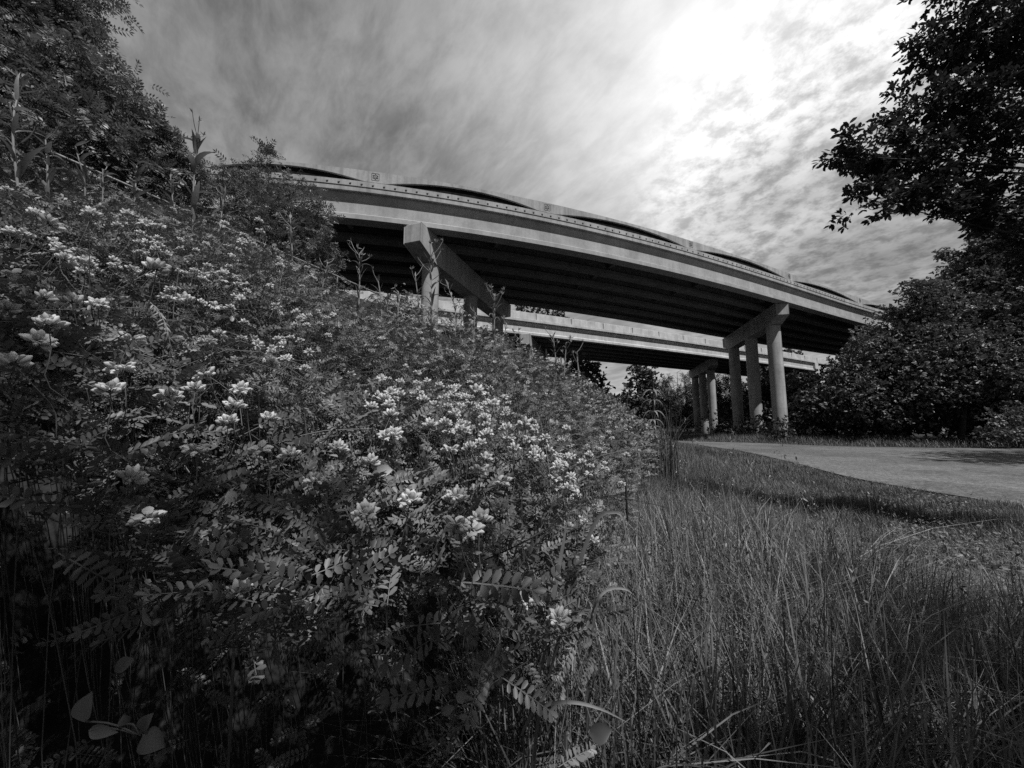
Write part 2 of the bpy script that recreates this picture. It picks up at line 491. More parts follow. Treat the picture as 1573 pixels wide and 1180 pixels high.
def sweep(acc, c, prof, sa=None, sb=None, cap=True):
    s = c.s
    if sa is not None: s = np.concatenate([[sa], s[(s > sa) & (s < sb)], [sb]])
    k, n = len(s), len(prof)
    V = np.stack([c.pt(s, u, z) for u, z in prof], 1)
    i, j = np.meshgrid(np.arange(k - 1), np.arange(n), indexing='ij')
    Q = np.stack([i * n + j, i * n + (j + 1) % n, (i + 1) * n + (j + 1) % n, (i + 1) * n + j], -1).reshape(-1, 4)
    V = V.reshape(-1, 3)
    if cap:
        m0, m1 = V[:n].mean(0), V[-n:].mean(0)
        T = [[j, k * n, (j + 1) % n] for j in range(n)] + [[(k - 1) * n + j, (k - 1) * n + (j + 1) % n, k * n + 1] for j in range(n)]
        acc.add(np.vstack([V, m0[None], m1[None]]), Q, T)
    else: acc.add(V, Q)
def girder_prof(u, top, bot):          # bulb tee
    h = top - bot
    hw, ww, bw_ = .24, .10, .34
    return [(u + hw, top), (u + hw, top - .10), (u + ww + .06, top - .22), (u + ww, top - .36), (u + ww, bot + .40), (u + bw_, bot + .24), (u + bw_, bot),
            (u - bw_, bot), (u - bw_, bot + .24), (u - ww, bot + .40), (u - ww, top - .36), (u - ww - .06, top - .22), (u - hw, top - .10), (u - hw, top)]


# ---- the near bridge
b1pix = [(281, 239), (433, 247), (520, 256.5), (630, 269), (803, 305), (1000, 351.5), (1203, 416), (1364, 471)]
H1 = 13.0 + CAMZ
c1 = Curve(b1pix, H1, 3, 24, 30)
WID = 10.6
TOPP, GTOP, GBOT = -.62, -1.20, -2.66
root1 = empty('road_bridge', (c1.x[60], c1.y[60], H1), 'curved concrete road bridge with arched dark recesses and star emblems along its parapet', 'bridge')
stars_px = [(299, 247), (572, 270), (847, 319), (1063, 377), (1215, 425), (1322, 461)]
star_s = [c1.arc(atz(x, y, H1 - .32)) for x, y in stars_px]
star_s = [star_s[0] - 19, star_s[0] - 9.5] + star_s + [star_s[-1] + 11 * q for q in (1, 2)]
a = Acc()
sweep(a, c1, [(.03, TOPP - .04), (.03, GTOP + .26), (-.02, GTOP + .24), (-.02, GTOP + .21), (.01, GTOP + .19), (.01, GTOP), (-WID - .03, GTOP), (-WID - .03, TOPP - .04)])
at_root(a.build('deck', CONC, smooth=False), root1)
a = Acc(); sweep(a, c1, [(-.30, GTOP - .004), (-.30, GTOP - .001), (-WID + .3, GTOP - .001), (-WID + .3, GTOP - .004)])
at_root(a.build('soffit_shade', CONC_SHADE, smooth=False), root1)  # thin added sheet, darkens the deck underside as shade would
a = Acc()                              # the outer parapet: a beam over long flat arches
HALF = .55
s_all = c1.s
def arch(s):
    for q0, q1 in zip(star_s[:-1], star_s[1:]):
        if q0 + HALF < s < q1 - HALF:
            t = (s - q0 - HALF) / (q1 - q0 - 2 * HALF)
            return TOPP + .43 * (1 - abs(2 * t - 1) ** 2.1)
    return TOPP
ss = np.sort(np.unique(np.concatenate([s_all] + [np.linspace(q - HALF - .4, q + HALF + .4, 9) for q in star_s])))
za = np.array([arch(x) for x in ss])
def lane(u, z): return np.stack([np.interp(ss, c1.s, c1.x) + u * np.interp(ss, c1.s, c1.o[:, 0]), np.interp(ss, c1.s, c1.y) + u * np.interp(ss, c1.s, c1.o[:, 1]), H1 + z], -1)
one = np.ones_like(ss)
rows = [lane(-.13, za), lane(0, za), lane(0, 0 * one - .02), lane(-.03, 0 * one), lane(-.36, 0 * one), lane(-.40, TOPP * one - .03)]
V = np.stack(rows, 1); k, n = V.shape[:2]
i, j = np.meshgrid(np.arange(k - 1), np.arange(n - 1), indexing='ij')
Q = np.stack([i * n + j, i * n + j + 1, (i + 1) * n + j + 1, (i + 1) * n + j], -1).reshape(-1, 4)
a.add(V.reshape(-1, 3), Q)
for jn in np.arange(star_s[0] - 5, c1.s[-1], 5.3):      # shallow joints show as thin lines
    t_, o_ = c1.frame(jn); p = c1.pt(jn, 0, 0)
    box_into(a, -.012, .012, -.004, .003, -.18, -.03, np.block([[np.stack([t_, o_, [0, 0, 1]], 1), p[:, None]], [np.array([[0, 0, 0, 1]])]]), tone=.5)
par = at_root(a.build('parapet', CONC, smooth=False), root1)
a = Acc()
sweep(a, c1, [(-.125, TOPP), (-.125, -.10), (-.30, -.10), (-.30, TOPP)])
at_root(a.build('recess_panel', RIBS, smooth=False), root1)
a = Acc()
sweep(a, c1, [(-WID + .4, TOPP - .03), (-WID + .34, 0), (-WID + .03, 0), (-WID, TOPP - .03)])
at_root(a.build('parapet', CONC, smooth=False), root1)
for g in range(6):
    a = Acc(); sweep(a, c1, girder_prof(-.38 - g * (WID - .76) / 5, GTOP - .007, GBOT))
    at_root(a.build('girder', CONC_G if g == 0 else CONC_SHADE, smooth=False), root1)  # inner girders use the copy with shade in its colour
for q in np.arange(c1.s[0] + 6, c1.s[-1] - 4, 8.5):
    a = Acc(); t_, o_ = c1.frame(q); p = c1.pt(q, -WID / 2, 0)
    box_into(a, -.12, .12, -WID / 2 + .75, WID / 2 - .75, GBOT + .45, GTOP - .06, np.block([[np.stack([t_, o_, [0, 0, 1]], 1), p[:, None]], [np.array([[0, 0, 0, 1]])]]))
    at_root(a.build('diaphragm', CONC_SHADE, smooth=False), root1)
# drain cups along the deck edge
a = Acc()
for k_ in range(7):
    t0, t1 = math.pi * (1 + k_ / 7), math.pi * (1 + (k_ + 1) / 7)
    v = [[.052 * math.cos(t), dpt, .052 * math.sin(t)] for t in (t0, t1) for dpt in (0, .035)] + [[.038 * math.cos(t), dpt, .038 * math.sin(t)] for t in (t0, t1) for dpt in (0, .035)]
    a.add(v, [[0, 1, 3, 2], [4, 6, 7, 5], [1, 5, 7, 3], [0, 2, 6, 4]])
v = [[.018 * math.cos(t), .012, .018 * math.sin(t)] for t in np.linspace(0, 2 * math.pi, 9)[:-1]]
a.add(v + [[0, .03, 0]], None, [[q, (q + 1) % 8, 8] for q in range(8)])
cup = a.build('drain_cup', CUP, smooth=False, link=False)
q0 = c1.arc(atz(250, 245, H1 - .75))
for n_ in range(98):
    s_ = q0 + .16 + n_ * .545
    if s_ > c1.s[-1] - 1: break
    o = cup if n_ == 0 else cup.copy()
    COL.objects.link(o); t_, o_ = c1.frame(s_)
    o.parent = root1
    p = c1.pt(s_, .03, -.80) - np.array(root1.location)
    o.matrix_local = Matrix(np.block([[np.stack([t_, o_, [0, 0, 1]], 1), p[:, None]], [np.array([[0, 0, 0, 1]])]]).tolist())
# star emblem: rounded square outline with a six-pointed star and a curl
def flat_poly(acc, pts, th_=.006):
    pts = np.asarray(pts); n = len(pts); c_ = pts.mean(0)
    v = [[x, th_, y] for x, y in pts] + [[x, 0, y] for x, y in pts] + [[c_[0], th_, c_[1]]]
    acc.add(v, [[q, (q + 1) % n, n + (q + 1) % n, n + q] for q in range(n)], [[q, 2 * n, (q + 1) % n] for q in range(n)])
def outline(acc, pts, w_, closed=True):
    pts = np.asarray(pts, float); n = len(pts)
    for q in range(n if closed else n - 1):
        p0, p1 = pts[q], pts[(q + 1) % n]; d = (p1 - p0) / (np.hypot(*(p1 - p0)) + 1e-9); m_ = np.array([-d[1], d[0]]) * w_ / 2
        flat_poly(acc, [p0 - m_, p1 - m_, p1 + m_, p0 + m_], .006 + .0004 * (q % 3))
a = Acc()
h_ = .19; r_ = .04
sq = []
for cx_, cy_, a0 in ((h_ - r_, h_ - r_, 0), (-h_ + r_, h_ - r_, 90), (-h_ + r_, -h_ + r_, 180), (h_ - r_, -h_ + r_, 270)):
    for d_ in (0, 45, 90): sq.append([cx_ + r_ * math.cos(rad(a0 + d_)), cy_ + r_ * math.sin(rad(a0 + d_))])
outline(a, sq, .016)
frame_m = a
a = Acc()
outline(a, [[(.15 if q % 2 == 0 else .085) * math.sin(q * math.pi / 6), (.15 if q % 2 == 0 else .085) * math.cos(q * math.pi / 6)] for q in range(12)], .026)
outline(a, [[(.012 + .0075 * q) * math.cos(q * .8), (.012 + .0075 * q) * math.sin(q * .8)] for q in range(9)], .018, False)
em = a.build('star_emblem', DARK, smooth=False, link=False)
fr = frame_m.build('emblem_border', DARK, smooth=False, link=False)
for n_, s_ in enumerate(star_s):
    t_, o_ = c1.frame(s_)
    o = em if n_ == 0 else em.copy(); f_ = fr if n_ == 0 else fr.copy()
    COL.objects.link(o); COL.objects.link(f_)
    o.parent = root1; f_.parent = o
    p = c1.pt(s_, .001, -.31) - np.array(root1.location)
    o.matrix_local = Matrix(np.block([[np.stack([t_, o_, [0, 0, 1]], 1), p[:, None]], [np.array([[0, 0, 0, 1]])]]).tolist())

# ---- the far bridge
b2pix = [(600, 453), (690, 463), (778, 473), (880, 489), (1008, 509), (1116, 525.5), (1201, 540), (1270, 552)]
H2 = 12.2 + CAMZ
c2 = Curve(b2pix, H2, 2, 30, 0)
root2 = empty('road_bridge', (c2.x[120], c2.y[120], H2), 'plain pale concrete bridge seen beyond and under the nearer curved bridge', 'bridge')
P2, G2T, G2B = -.82, -1.06, -2.5
s_end = c2.arc(atz(1245, 549, H2))
a = Acc(); sweep(a, c2, [(.07, P2), (.07, G2T), (-WID - .07, G2T), (-WID - .07, P2)])
at_root(a.build('deck', CONC2, smooth=False), root2)
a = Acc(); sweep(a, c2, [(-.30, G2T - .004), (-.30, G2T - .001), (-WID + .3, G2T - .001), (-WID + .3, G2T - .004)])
at_root(a.build('soffit_shade', CONC_SHADE, smooth=False), root2)  # same added sheet, shade painted under the far deck
for u0 in (0, -WID + .38):
    a = Acc(); sweep(a, c2, [(u0, P2 - .002), (u0 - .05, -.03), (u0 - .08, 0), (u0 - .3, 0), (u0 - .38, P2 - .002)])
    pp = at_root(a.build('parapet', CONC2, smooth=False), root2)
    if u0 == 0:
        for jn in np.arange(2, c2.s[-1], 4.6):
            b = Acc(); t_, o_ = c2.frame(jn); p = c2.pt(jn, -.025, 0)
            box_into(b, -.03, .03, -.05, .034, -.72, -.06, np.block([[np.stack([t_, o_, [0, 0, 1]], 1), p[:, None]], [np.array([[0, 0, 0, 1]])]]))
            jo = at_root(b.build('joint', DARK, smooth=False), root2)
for g in range(6):
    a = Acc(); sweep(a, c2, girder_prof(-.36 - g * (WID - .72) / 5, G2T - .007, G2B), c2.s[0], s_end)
    at_root(a.build('girder', CONC2 if g == 0 else CONC_SHADE, smooth=False), root2)


def pier(label, near, far, ztop, depth, wid, taper, colr, along, zbase=0.0, group='concrete bridge piers'):
    """hammerhead cap on three round columns, the cap running from near to far"""
    near, far = np.array(near[:2]), np.array(far[:2])
    L = np.hypot(*(far - near)); d = (far - near) / L; o_ = np.array([d[1], -d[0]])
    mid = (near + far) / 2
    root = empty('bridge_pier', (mid[0], mid[1], zbase), label, 'pier', group)
    a = Acc()
    zb = ztop - depth - taper
    prof = [(0, ztop), (0, ztop - depth), (along[0] * L - .2, zb), (along[-1] * L + .2, zb), (L, ztop - depth), (L, ztop)]
    V = np.array([[*(near + d * s + o_ * u), z] for u in (-wid / 2, wid / 2) for s, z in prof]); n = 6
    a.add(V, [[q, (q + 1) % n, n + (q + 1) % n, n + q] for q in range(n)] + [[0, 1, 2, 5], [2, 3, 4, 5], [6, 11, 8, 7], [8, 11, 10, 9]])
    c_ = at_root(a.build('pier_cap', CONC, smooth=False), root)
    bv = c_.modifiers.new('edge', 'BEVEL'); bv.width = .03; bv.segments = 2
    for f in along:
        a = Acc(); q = near + d * f * L
        zs = np.linspace(zbase - .2, zb + .02, 12)
        tube_into(a, np.stack([np.full(12, q[0]), np.full(12, q[1]), zs], 1), colr, 28)
        at_root(a.build('column', CONC_COL), root)
    return root


zc1 = H1 + GBOT - .03
p1n, p1f = atz(634, 344, zc1), atz(776, 470, zc1)
pier('concrete bridge pier rising from the flowers behind tall weeds at left', p1n, p1f, zc1, 1.0, 1.0, .55, .47, (.13, .5, .87))
p2n, p2f = atz(1201, 466, zc1), atz(1117, 521, zc1)
pier('tall three-column bridge pier standing beside the path', p2n, p2f, zc1, 1.0, 1.0, .55, .55, (.14, .5, .86))
p3n = p2n + (p2n - p1n); p3f = p2f + (p2n - p1n)
pier('concrete bridge pier buried in trees at the right end of the near bridge', p3n, p3f, zc1, 1.0, 1.0, .55, .55, (.14, .5, .86))
zc2 = H2 + G2B - .03
q1n, q1f = atz(1096, 551, zc2), atz(1063, 570, zc2)
pier('slender three-column pier under the far bridge', q1n, q1f, zc2, 1.0, 1.1, .5, .55, (.14, .5, .86))
q2n = atz(806, 513, zc2); q2f = q2n + (q1f - q1n)
pier('pier cap of the far bridge just clearing the flowering bank', q2n, q2f, zc2, 1.1, 1.1, .5, .55, (.14, .5, .86))
# abutment of the far bridge
a = Acc(); t_, o_ = c2.frame(s_end); p = c2.pt(s_end, -WID / 2, 0)
box_into(a, .05, 1.3, -WID / 2 - .1, WID / 2 + .1, -H2 + .0, G2T - .006, np.block([[np.stack([t_, o_, [0, 0, 1]], 1), p[:, None]], [np.array([[0, 0, 0, 1]])]]))
ab = a.build('abutment', CONC2, smooth=False); tag(ab, 'concrete abutment block carrying the right end of the far bridge', 'abutment')
bv = ab.modifiers.new('edge', 'BEVEL'); bv.width = .03
# ------------------------------------------------------------------ the flowering bank: its top surface is fitted through surveyed points
ctrl = [(700, 780, .50), (775, 795, .50), (860, 965, .43), (240, 440, .62), (75, 500, .55), (0, 480, .55), (350, 650, .62), (200, 740, .52), (620, 670, .75), (480, 600, 1.15),
        (300, 560, .82), (580, 720, .66), (700, 650, .95), (800, 650, 1.05), (880, 750, .95), (910, 830, .8), (950, 755, 1.6), (850, 700, 1.25), (800, 600, 2.0),
        (700, 560, 2.0), (600, 545, 1.8), (400, 460, 1.4), (300, 430, 1.2), (100, 400, .9), (0, 310, 1.2), (150, 320, 1.4), (900, 650, 2.8), (960, 690, 3.2), (940, 640, 5.0), (990, 680, 8.0),
        (0, 290, 1.7), (150, 315, 1.85), (300, 345, 2.0), (430, 405, 2.3), (560, 478, 2.6), (640, 492, 2.9), (700, 497, 3.2), (800, 536, 4.0), (850, 572, 4.7), (900, 597, 5.5), (960, 638, 8.0), (1000, 666, 12.0),
        (100, 650, .46), (400, 850, .47), (150, 820, .44)]
back = [(78, 242, 4.5), (200, 295, 5.3), (320, 347, 6.1), (440, 399, 6.9), (560, 451, 7.7), (680, 500, 8.0), (800, 545, 9.0), (900, 606, 10.0), (960, 646, 13.0)]
CP_ = np.array([at(*q) for q in ctrl + back])
def _k(a_, b_): return np.sqrt(((a_[:, None, :2] - b_[None, :, :2]) ** 2).sum(-1) + .03)
_n = len(CP_)
_A = np.zeros((_n + 3, _n + 3)); _A[:_n, :_n] = _k(CP_, CP_) - np.eye(_n) * .04
_A[:_n, _n] = 1; _A[:_n, _n + 1:] = CP_[:, :2]; _A[_n:, :_n] = _A[:_n, _n:].T
_w = np.linalg.solve(_A, np.concatenate([CP_[:, 2], np.zeros(3)]))
def surf0(x, y):
    q = np.stack([np.ravel(x), np.ravel(y)], 1); r = np.empty(len(q))
    for i0 in range(0, len(q), 20000):
        s_ = q[i0:i0 + 20000]
        r[i0:i0 + 20000] = _k(s_, CP_) @ _w[:_n] + _w[_n] + s_ @ _w[_n + 1:]
    return r.reshape(np.shape(x))
def surf(x, y):
    y_ = np.maximum(np.abs(y), .3)
    amp = np.clip(.05 * y_, .02, .13)
    return surf0(x, y) + amp * (.6 * wav(x, y, 4.5) + .5 * wav(x + 3, y, 11))
EY = np.array([-1, .3, .8, 1.6, 3, 5.5, 12, 17, 22]); EX = np.array([-.55, -.12, .10, .41, .98, 1.95, 4.9, 7.6, 9.4])
RYt = np.array([-1, 1.2, 1.7, 2.0, 2.6, 3.2, 4, 5.5, 8, 12, 17]); RXt = np.array([-2.6, -2.6, -2.55, -1.84, -1.08, -.5, .1, 1.13, 2.5, 4.55, 7.3])
def edge(y): return np.interp(y, EY, EX)
def ridge(y): return np.interp(y, RYt, RXt)
def front(x): return np.where(x < .1, .46 + .03 * np.sin(x * 9), .38)
def taper(y): return 1 - sm(9, 19, y)

# soil of the bank
xs = np.concatenate([np.linspace(-16, -3, 30), np.linspace(-2.8, 3, 75), np.linspace(3.2, 10, 30)]); ys = np.concatenate([np.linspace(-1, 4, 70), np.linspace(4.1, 20, 60)])
gx, gy = np.meshgrid(xs, ys, indexing='ij')
d_e = edge(gy) - gx; d_f = gy - np.where(gx < -1.2, -2, front(gx))
ins = sm(.12, .75, np.minimum(d_e, d_f))
h_s = np.clip(surf0(gx, gy) - .34 + .05 * wav(gx, gy, 6), .05, 5.3)
far = sm(11, 16, gy) * sm(-1, -4, gx - ridge(gy))
gz = ground_z(gx, gy) - .02 + ins * (h_s - ground_z(gx, gy)) * (1 - .75 * sm(13, 20, gy)) * (1 - far)
a = Acc(); k, n = gx.shape
i, j = np.meshgrid(np.arange(k - 1), np.arange(n - 1), indexing='ij')
a.add(np.stack([gx, gy, gz], -1), np.stack([i * n + j, (i + 1) * n + j, (i + 1) * n + j + 1, i * n + j + 1], -1).reshape(-1, 4))
tag(a.build('hill', SOIL), kind='structure')

# vetch foliage -------------------------------------------------
def normal(x, y):
    e = .03
    return np.stack([-(surf(x + e, y) - surf(x - e, y)) / (2 * e), -(surf(x, y + e) - surf(x, y - e)) / (2 * e), np.ones_like(x)], 1)
def scatter(n, y0, y1, deep):
    y = y0 + (y1 - y0) * RNG.random(n); lo = np.where(y < 3.2, np.maximum(-1.6 * y - .3, -4.2), ridge(y) - .8); hi = edge(y) + .05 + .05 * wav(y, y * 0, 7)
    keepw = (hi - lo) / (hi - lo).max()
    m = RNG.random(n) < keepw; y, lo, hi = y[m], lo[m], hi[m]
    x = lo + (hi - lo) * RNG.random(len(y))
    m = y > front(x) - .02; x, y = x[m], y[m]
    dz = -deep * (.35 + .65 * sm(.5, .95, y)) * RNG.random(len(x)) ** 1.4 + .03 * np.minimum(y, 3) * RNG.normal(size=len(x)) * .5
    z = surf(x, y) + dz - .02
    # skirt at the outer edge hangs towards the grass
    de = edge(y) - x
    z = z - .25 * np.clip(1 - de / .15, 0, 1) * RNG.random(len(x)) * np.clip(y, .3, 1.6)
    p = np.stack([x, y, z], 1)
    m = (np.linalg.norm(p - [0, 0, CAMZ], axis=1) > .46) & (RNG.random(len(p)) < .62 + .6 * wav(x, y, np.where(y < 1.5, 9.0, 5.0)))
    return p[m], dz[m]
def put_leaves(acc, tmpls, p, size, dark=None, lift=.35):
    n_ = len(p); nn = normal(p[:, 0], p[:, 1]); nn /= np.linalg.norm(nn, axis=1, keepdims=True)
    az_ = RNG.uniform(0, 2 * np.pi, n_)
    d = np.stack([np.cos(az_), np.sin(az_), RNG.normal(lift, .4, n_)], 1)
    nr = nn * .6 + RNG.normal(size=(n_, 3)) * .7 + [0, 0, .4]
    sc = size * RNG.uniform(.65, 1.25, n_)
    tone = RNG.uniform(.65, 1.35, n_) * (1 + .22 * wav(p[:, 0], p[:, 1], 2.3))
    ch = RNG.integers(0, len(tmpls), n_)
    R = frames(d, nr, sc)
    for c_ in range(len(tmpls)):
        m = ch == c_
        acc.inst(tmpls[c_], R[m], p[m], tone[m])
a = Acc()
p, _d = scatter(17000, .40, 1.25, .2); put_leaves(a, VN, p, .068)
p, _d = scatter(26000, 1.2, 2.6, .20); put_leaves(a, VM, p, .078)
p, _d = scatter(17000, 2.5, 5.5, .22); put_leaves(a, VM[:2], p, .10)
p, _d = scatter(22000, 5.2, 19, .28); p[:, 2] -= .12 * sm(14, 19, p[:, 1]); put_leaves(a, VF, p, .17)
# hanging growth under the front rim, thin and in shade
n_ = 420
x = RNG.uniform(-1.4, .12, n_); y = front(x) + RNG.uniform(.15, .7, n_)
z = surf0(x, y) - RNG.uniform(.15, .95, n_)
p = np.stack([x, y, np.maximum(z, .45)], 1); put_leaves(a, VN, p[np.linalg.norm(p - [0, 0, CAMZ], axis=1) > .55], .065, lift=0)
# runners and stalks
for q in range(900):
    y = .42 + 3.2 * RNG.random() ** 1.7; x = RNG.uniform(max(ridge(y), -1.6), edge(y) - .03)
    z = float(surf0(np.array([x]), np.array([y]))[0])
    L = RNG.uniform(.12, .42); az_ = RNG.uniform(0, 6.28)
    p0 = np.array([x, y, z - RNG.uniform(.1, .3)]); p2 = np.array([x + L * math.cos(az_), y + L * math.sin(az_) * .7, z + RNG.uniform(-.12, .03)])
    p1 = (p0 + p2) / 2 + [0, 0, RNG.uniform(0, .1)]
    c_ = spline([p0, p1, p2], 6)
    if np.linalg.norm(c_ - [0, 0, CAMZ], axis=1).min() < .82: continue
    tube_into(a, c_, RNG.uniform(.0005, .0010), 4, RNG.uniform(.4, 1.6))
for q in range(260):                    # upright stalks holding the rim up
    x = RNG.uniform(-1.3, .12); y = float(front(np.array([x]))[()]) + RNG.uniform(.03, .4); z = float(surf0(np.array([x]), np.array([y]))[0])
    p0 = np.array([x + RNG.normal() * .1, y + RNG.uniform(.1, .35), .4]); p2 = np.array([x, y, z - .03])
    c_ = spline([p0, (p0 + p2) / 2 + RNG.normal(size=3) * .03, p2], 7)
    if np.linalg.norm(c_ - [0, 0, CAMZ], axis=1).min() < .74: continue
    tube_into(a, c_, .0008, 4, RNG.uniform(.4, 1.2))
# other leaves, buds and dead stalks tangled into it
p, _d = scatter(2600, .45, 5, .08)
d = RNG.normal(size=p.shape); nn = RNG.normal(size=p.shape) * .6 + [0, -.2, .8]
a.inst(simple_leaf(.5), frames(d, nn, RNG.uniform(.012, .036, len(p))), p + [0, 0, .01], RNG.uniform(.7, 1.9, len(p)))
for q in range(150):
    y = .85 + 3.2 * RNG.random() ** 1.6; x = RNG.uniform(max(ridge(y), -1.5), edge(y)); z = float(surf0(np.array([x]), np.array([y]))[0])
    az_ = RNG.uniform(-.9, .9); L = RNG.uniform(.15, .45) * min(1, .4 + y * .5)
    p0 = np.array([x, y, z - .12]); p2 = p0 + L * np.array([math.sin(az_) * .8, RNG.normal() * .3, math.cos(az_) * .75])
    c_ = spline([p0, (p0 + p2) / 2 + RNG.normal(size=3) * .02, p2], 7)
    if np.linalg.norm(c_ - [0, 0, CAMZ], axis=1).min() < .74: continue
    tube_into(a, c_, np.linspace(.0012, .0005, 7) * max(1, y * .6), 4, RNG.choice([.25, .4, 1.6]))
vetch = a.build('crown_vetch', L_VETCH)
tag(vetch, 'mass of crown vetch leaves covering the bank', None, None, 'stuff')

# vetch flower heads ---------------------------------------------
def floret(acc, M, l, seed, tone):
    r = np.random.default_rng(seed); k = 5; sd_ = 6
    xs_ = np.array([0, .18, .5, .8, 1.0]) * l; rr_ = np.array([.05, .17, .23, .19, .04]) * l
    V = []
    for x_, r__ in zip(xs_, rr_):
        for q in range(sd_):
            t = q / sd_ * 2 * math.pi
            V.append([x_, .85 * r__ * math.cos(t), r__ * 1.15 * math.sin(t) + .16 * l * (x_ / l) ** 2])
    Q = [[a_ * sd_ + q, a_ * sd_ + (q + 1) % sd_, (a_ + 1) * sd_ + (q + 1) % sd_, (a_ + 1) * sd_ + q] for a_ in range(k - 1) for q in range(sd_)]
    acc.add(np.array(V) @ M[:3, :3].T + M[:3, 3], Q, tone=tone)
    # banner petal folded back above the keel
    V = []
    for u in np.linspace(0, 1, 4):
        for v_ in (-1, -.45, .45, 1):
            wd_ = .40 * l * math.sin(math.pi * (.14 + .66 * u))
            V.append([l * (.12 + .60 * u), wd_ * v_, l * (.18 + .46 * u - .20 * abs(v_) * (1 - .2 * u) - .22 * u ** 3)])
    Q = [[a_ * 4 + b_, a_ * 4 + b_ + 1, a_ * 4 + b_ + 5, a_ * 4 + b_ + 4] for a_ in range(3) for b_ in range(3)]
    acc.add(np.array(V) @ M[:3, :3].T + M[:3, 3], Q, tone=tone * r.uniform(.85, 1.0))
def head_mesh(seed, n_fl, lo, hi):
    r = np.random.default_rng(seed); acc = Acc()
    for q in range(n_fl):
        az_ = q * 2.39996 + r.normal() * .12
        pol = rad(lo + (hi - lo) * ((q + .5) / n_fl) ** .6) + r.normal() * .08
        d = np.array([math.sin(pol) * math.cos(az_), math.sin(pol) * math.sin(az_), math.cos(pol)])
        R = frames(d[None], np.array([[0, 0, 1.0]]) if pol > .35 else np.array([[math.cos(az_ + 1), math.sin(az_ + 1), .4]]))[0]
        p0 = d * .0042
        M = np.eye(4); M[:3, :3] = R; M[:3, 3] = p0
        floret(acc, M, .0134 * r.uniform(.85, 1.12), seed * 100 + q, r.uniform(.75, 1.1))
        tube_into(acc, [np.zeros(3), p0 * .6, p0 * 1.2], .0007, 3, .3)
    return acc
HEADS = [head_mesh(1, 12, 18, 92).build('flower_head', PETAL, link=False), head_mesh(2, 11, 25, 90).build('flower_head', PETAL, link=False),
         head_mesh(3, 14, 10, 110).build('flower_head', PETAL, link=False), head_mesh(4, 10, 60, 125).build('flower_head', PETAL, link=False)]
STEMS = []
for q in range(3):
    acc = Acc(); tube_into(acc, spline([[0, 0, .001], [.004 * (q - 1), .006, -.035], [.012 * (q - 1), .004, -.075], [.02, -.01 * q, -.12]], 8), [.00062] * 8, 5, .8)
    STEMS.append(acc.build('stem', L_VETCH, link=False))
def rotm(tilt, az_, spin):
    return (Matrix.Rotation(az_, 3, 'Z') @ Matrix.Rotation(tilt, 3, 'Y') @ Matrix.Rotation(spin, 3, 'Z'))
FCOUNT = 0
def flower(p, size, label, tilt=None, az_=None, var=None, stem=True, group='crown vetch blossoms on the bank'):
    global FCOUNT
    o = HEADS[FCOUNT % 4 if var is None else var].copy(); o.name = 'flower_head'; COL.objects.link(o)
    t = abs(random.gauss(0, .45)) if tilt is None else tilt
    az_ = random.uniform(0, 6.28) if az_ is None else az_
    o.matrix_world = Matrix.Translation(Vector(p)) @ (rotm(t, az_, random.uniform(0, 6.28)) * (size / .041)).to_4x4()
    tag(o, label, 'flower', group)
    if stem:
        s_ = STEMS[FCOUNT % 3].copy(); s_.name = 'stem'; COL.objects.link(s_); s_.parent = o
    FCOUNT += 1
    return o
def hits(px, py):
    R = np.stack([px - CX, FPX * CP - (CY - py) * SP, FPX * SP + (CY - py) * CP], 1)
    R /= np.linalg.norm(R, axis=1, keepdims=True)
    out = np.full((len(px), 3), np.nan); done = np.zeros(len(px), bool)
    for t in np.geomspace(.4, 19, 260):
        q = R * t + [0, 0, CAMZ]
        ok = (~done) & (q[:, 1] > front(q[:, 0])) & (q[:, 0] < edge(q[:, 1]))
        if not ok.any(): continue
        h = np.zeros(len(px)); h[ok] = surf(q[ok, 0], q[ok, 1])
        hit = ok & (q[:, 2] < h + .01)
        out[hit] = q[hit]; done |= hit
    return out
def seat(x, y, Y):                      # no deeper than just above the leaf surface
    h = hits(np.array([float(x)]), np.array([float(y)]))[0]
    return max(.43, Y if np.isnan(h[0]) else min(Y, h[1] * .94 - .025))
big = [  # x, y, apparent width in pixels, label for it alone
    (240, 415, 42, 'largest pale blossom high on the left part of the bank, facing out'), (768, 783, 37, 'crown-shaped white blossom standing upright, rightmost of the front cluster'),
    (700, 765, 34, 'full white blossom at the top of the front cluster, left of the upright one'), (703, 803, 27, 'drooping star-like blossom just under the full one in the front cluster'),
    (738, 800, 30, 'ragged half-opened blossom in the middle of the front cluster'), (858, 953, 38, 'low white blossom beside the tall bent grass blade'),
    (882, 946, 22, 'smaller drooping blossom touching the low white one'), (802, 920, 30, 'spidery blossom among the big pinnate leaves at the rim'),
    (202, 735, 33, 'lone pale blossom over the dark leaves at lower left'), (224, 794, 24, 'open spidery blossom under the lone one at lower left'),
    (283, 463, 30, 'round white blossom to the right of and below the largest left one'), (733, 604, 32, 'upper of two bright blossoms at the middle dip of the bank'),
    (757, 624, 28, 'lower of two bright blossoms at the middle dip of the bank'), (805, 653, 26, 'single bright blossom right of the middle pair'),
    (630, 770, 27, 'pale blossom standing alone left of the front cluster'), (75, 500, 42, 'tall stacked blossom near the left border'),
    (592, 671, 24, 'pale blossom above the broad pale leaf'), (568, 712, 22, 'small white blossom touching the broad pale leaf'), (8, 476, 34, 'blossom cut by the left border of the view'),
    (368, 912, 20, 'small hanging blossom in the dark lower foliage')]
for q, (x, y, s_, lab) in enumerate(big):
    Y = FPX * .033 / s_ * 1.0
    flower(at(x, y, seat(x, y, Y)), .039, lab, tilt=(.1 if q == 1 else random.uniform(.1, .6)), var=(0 if q == 1 else 3 if 'spid' in lab or 'droop' in lab else q % 3))
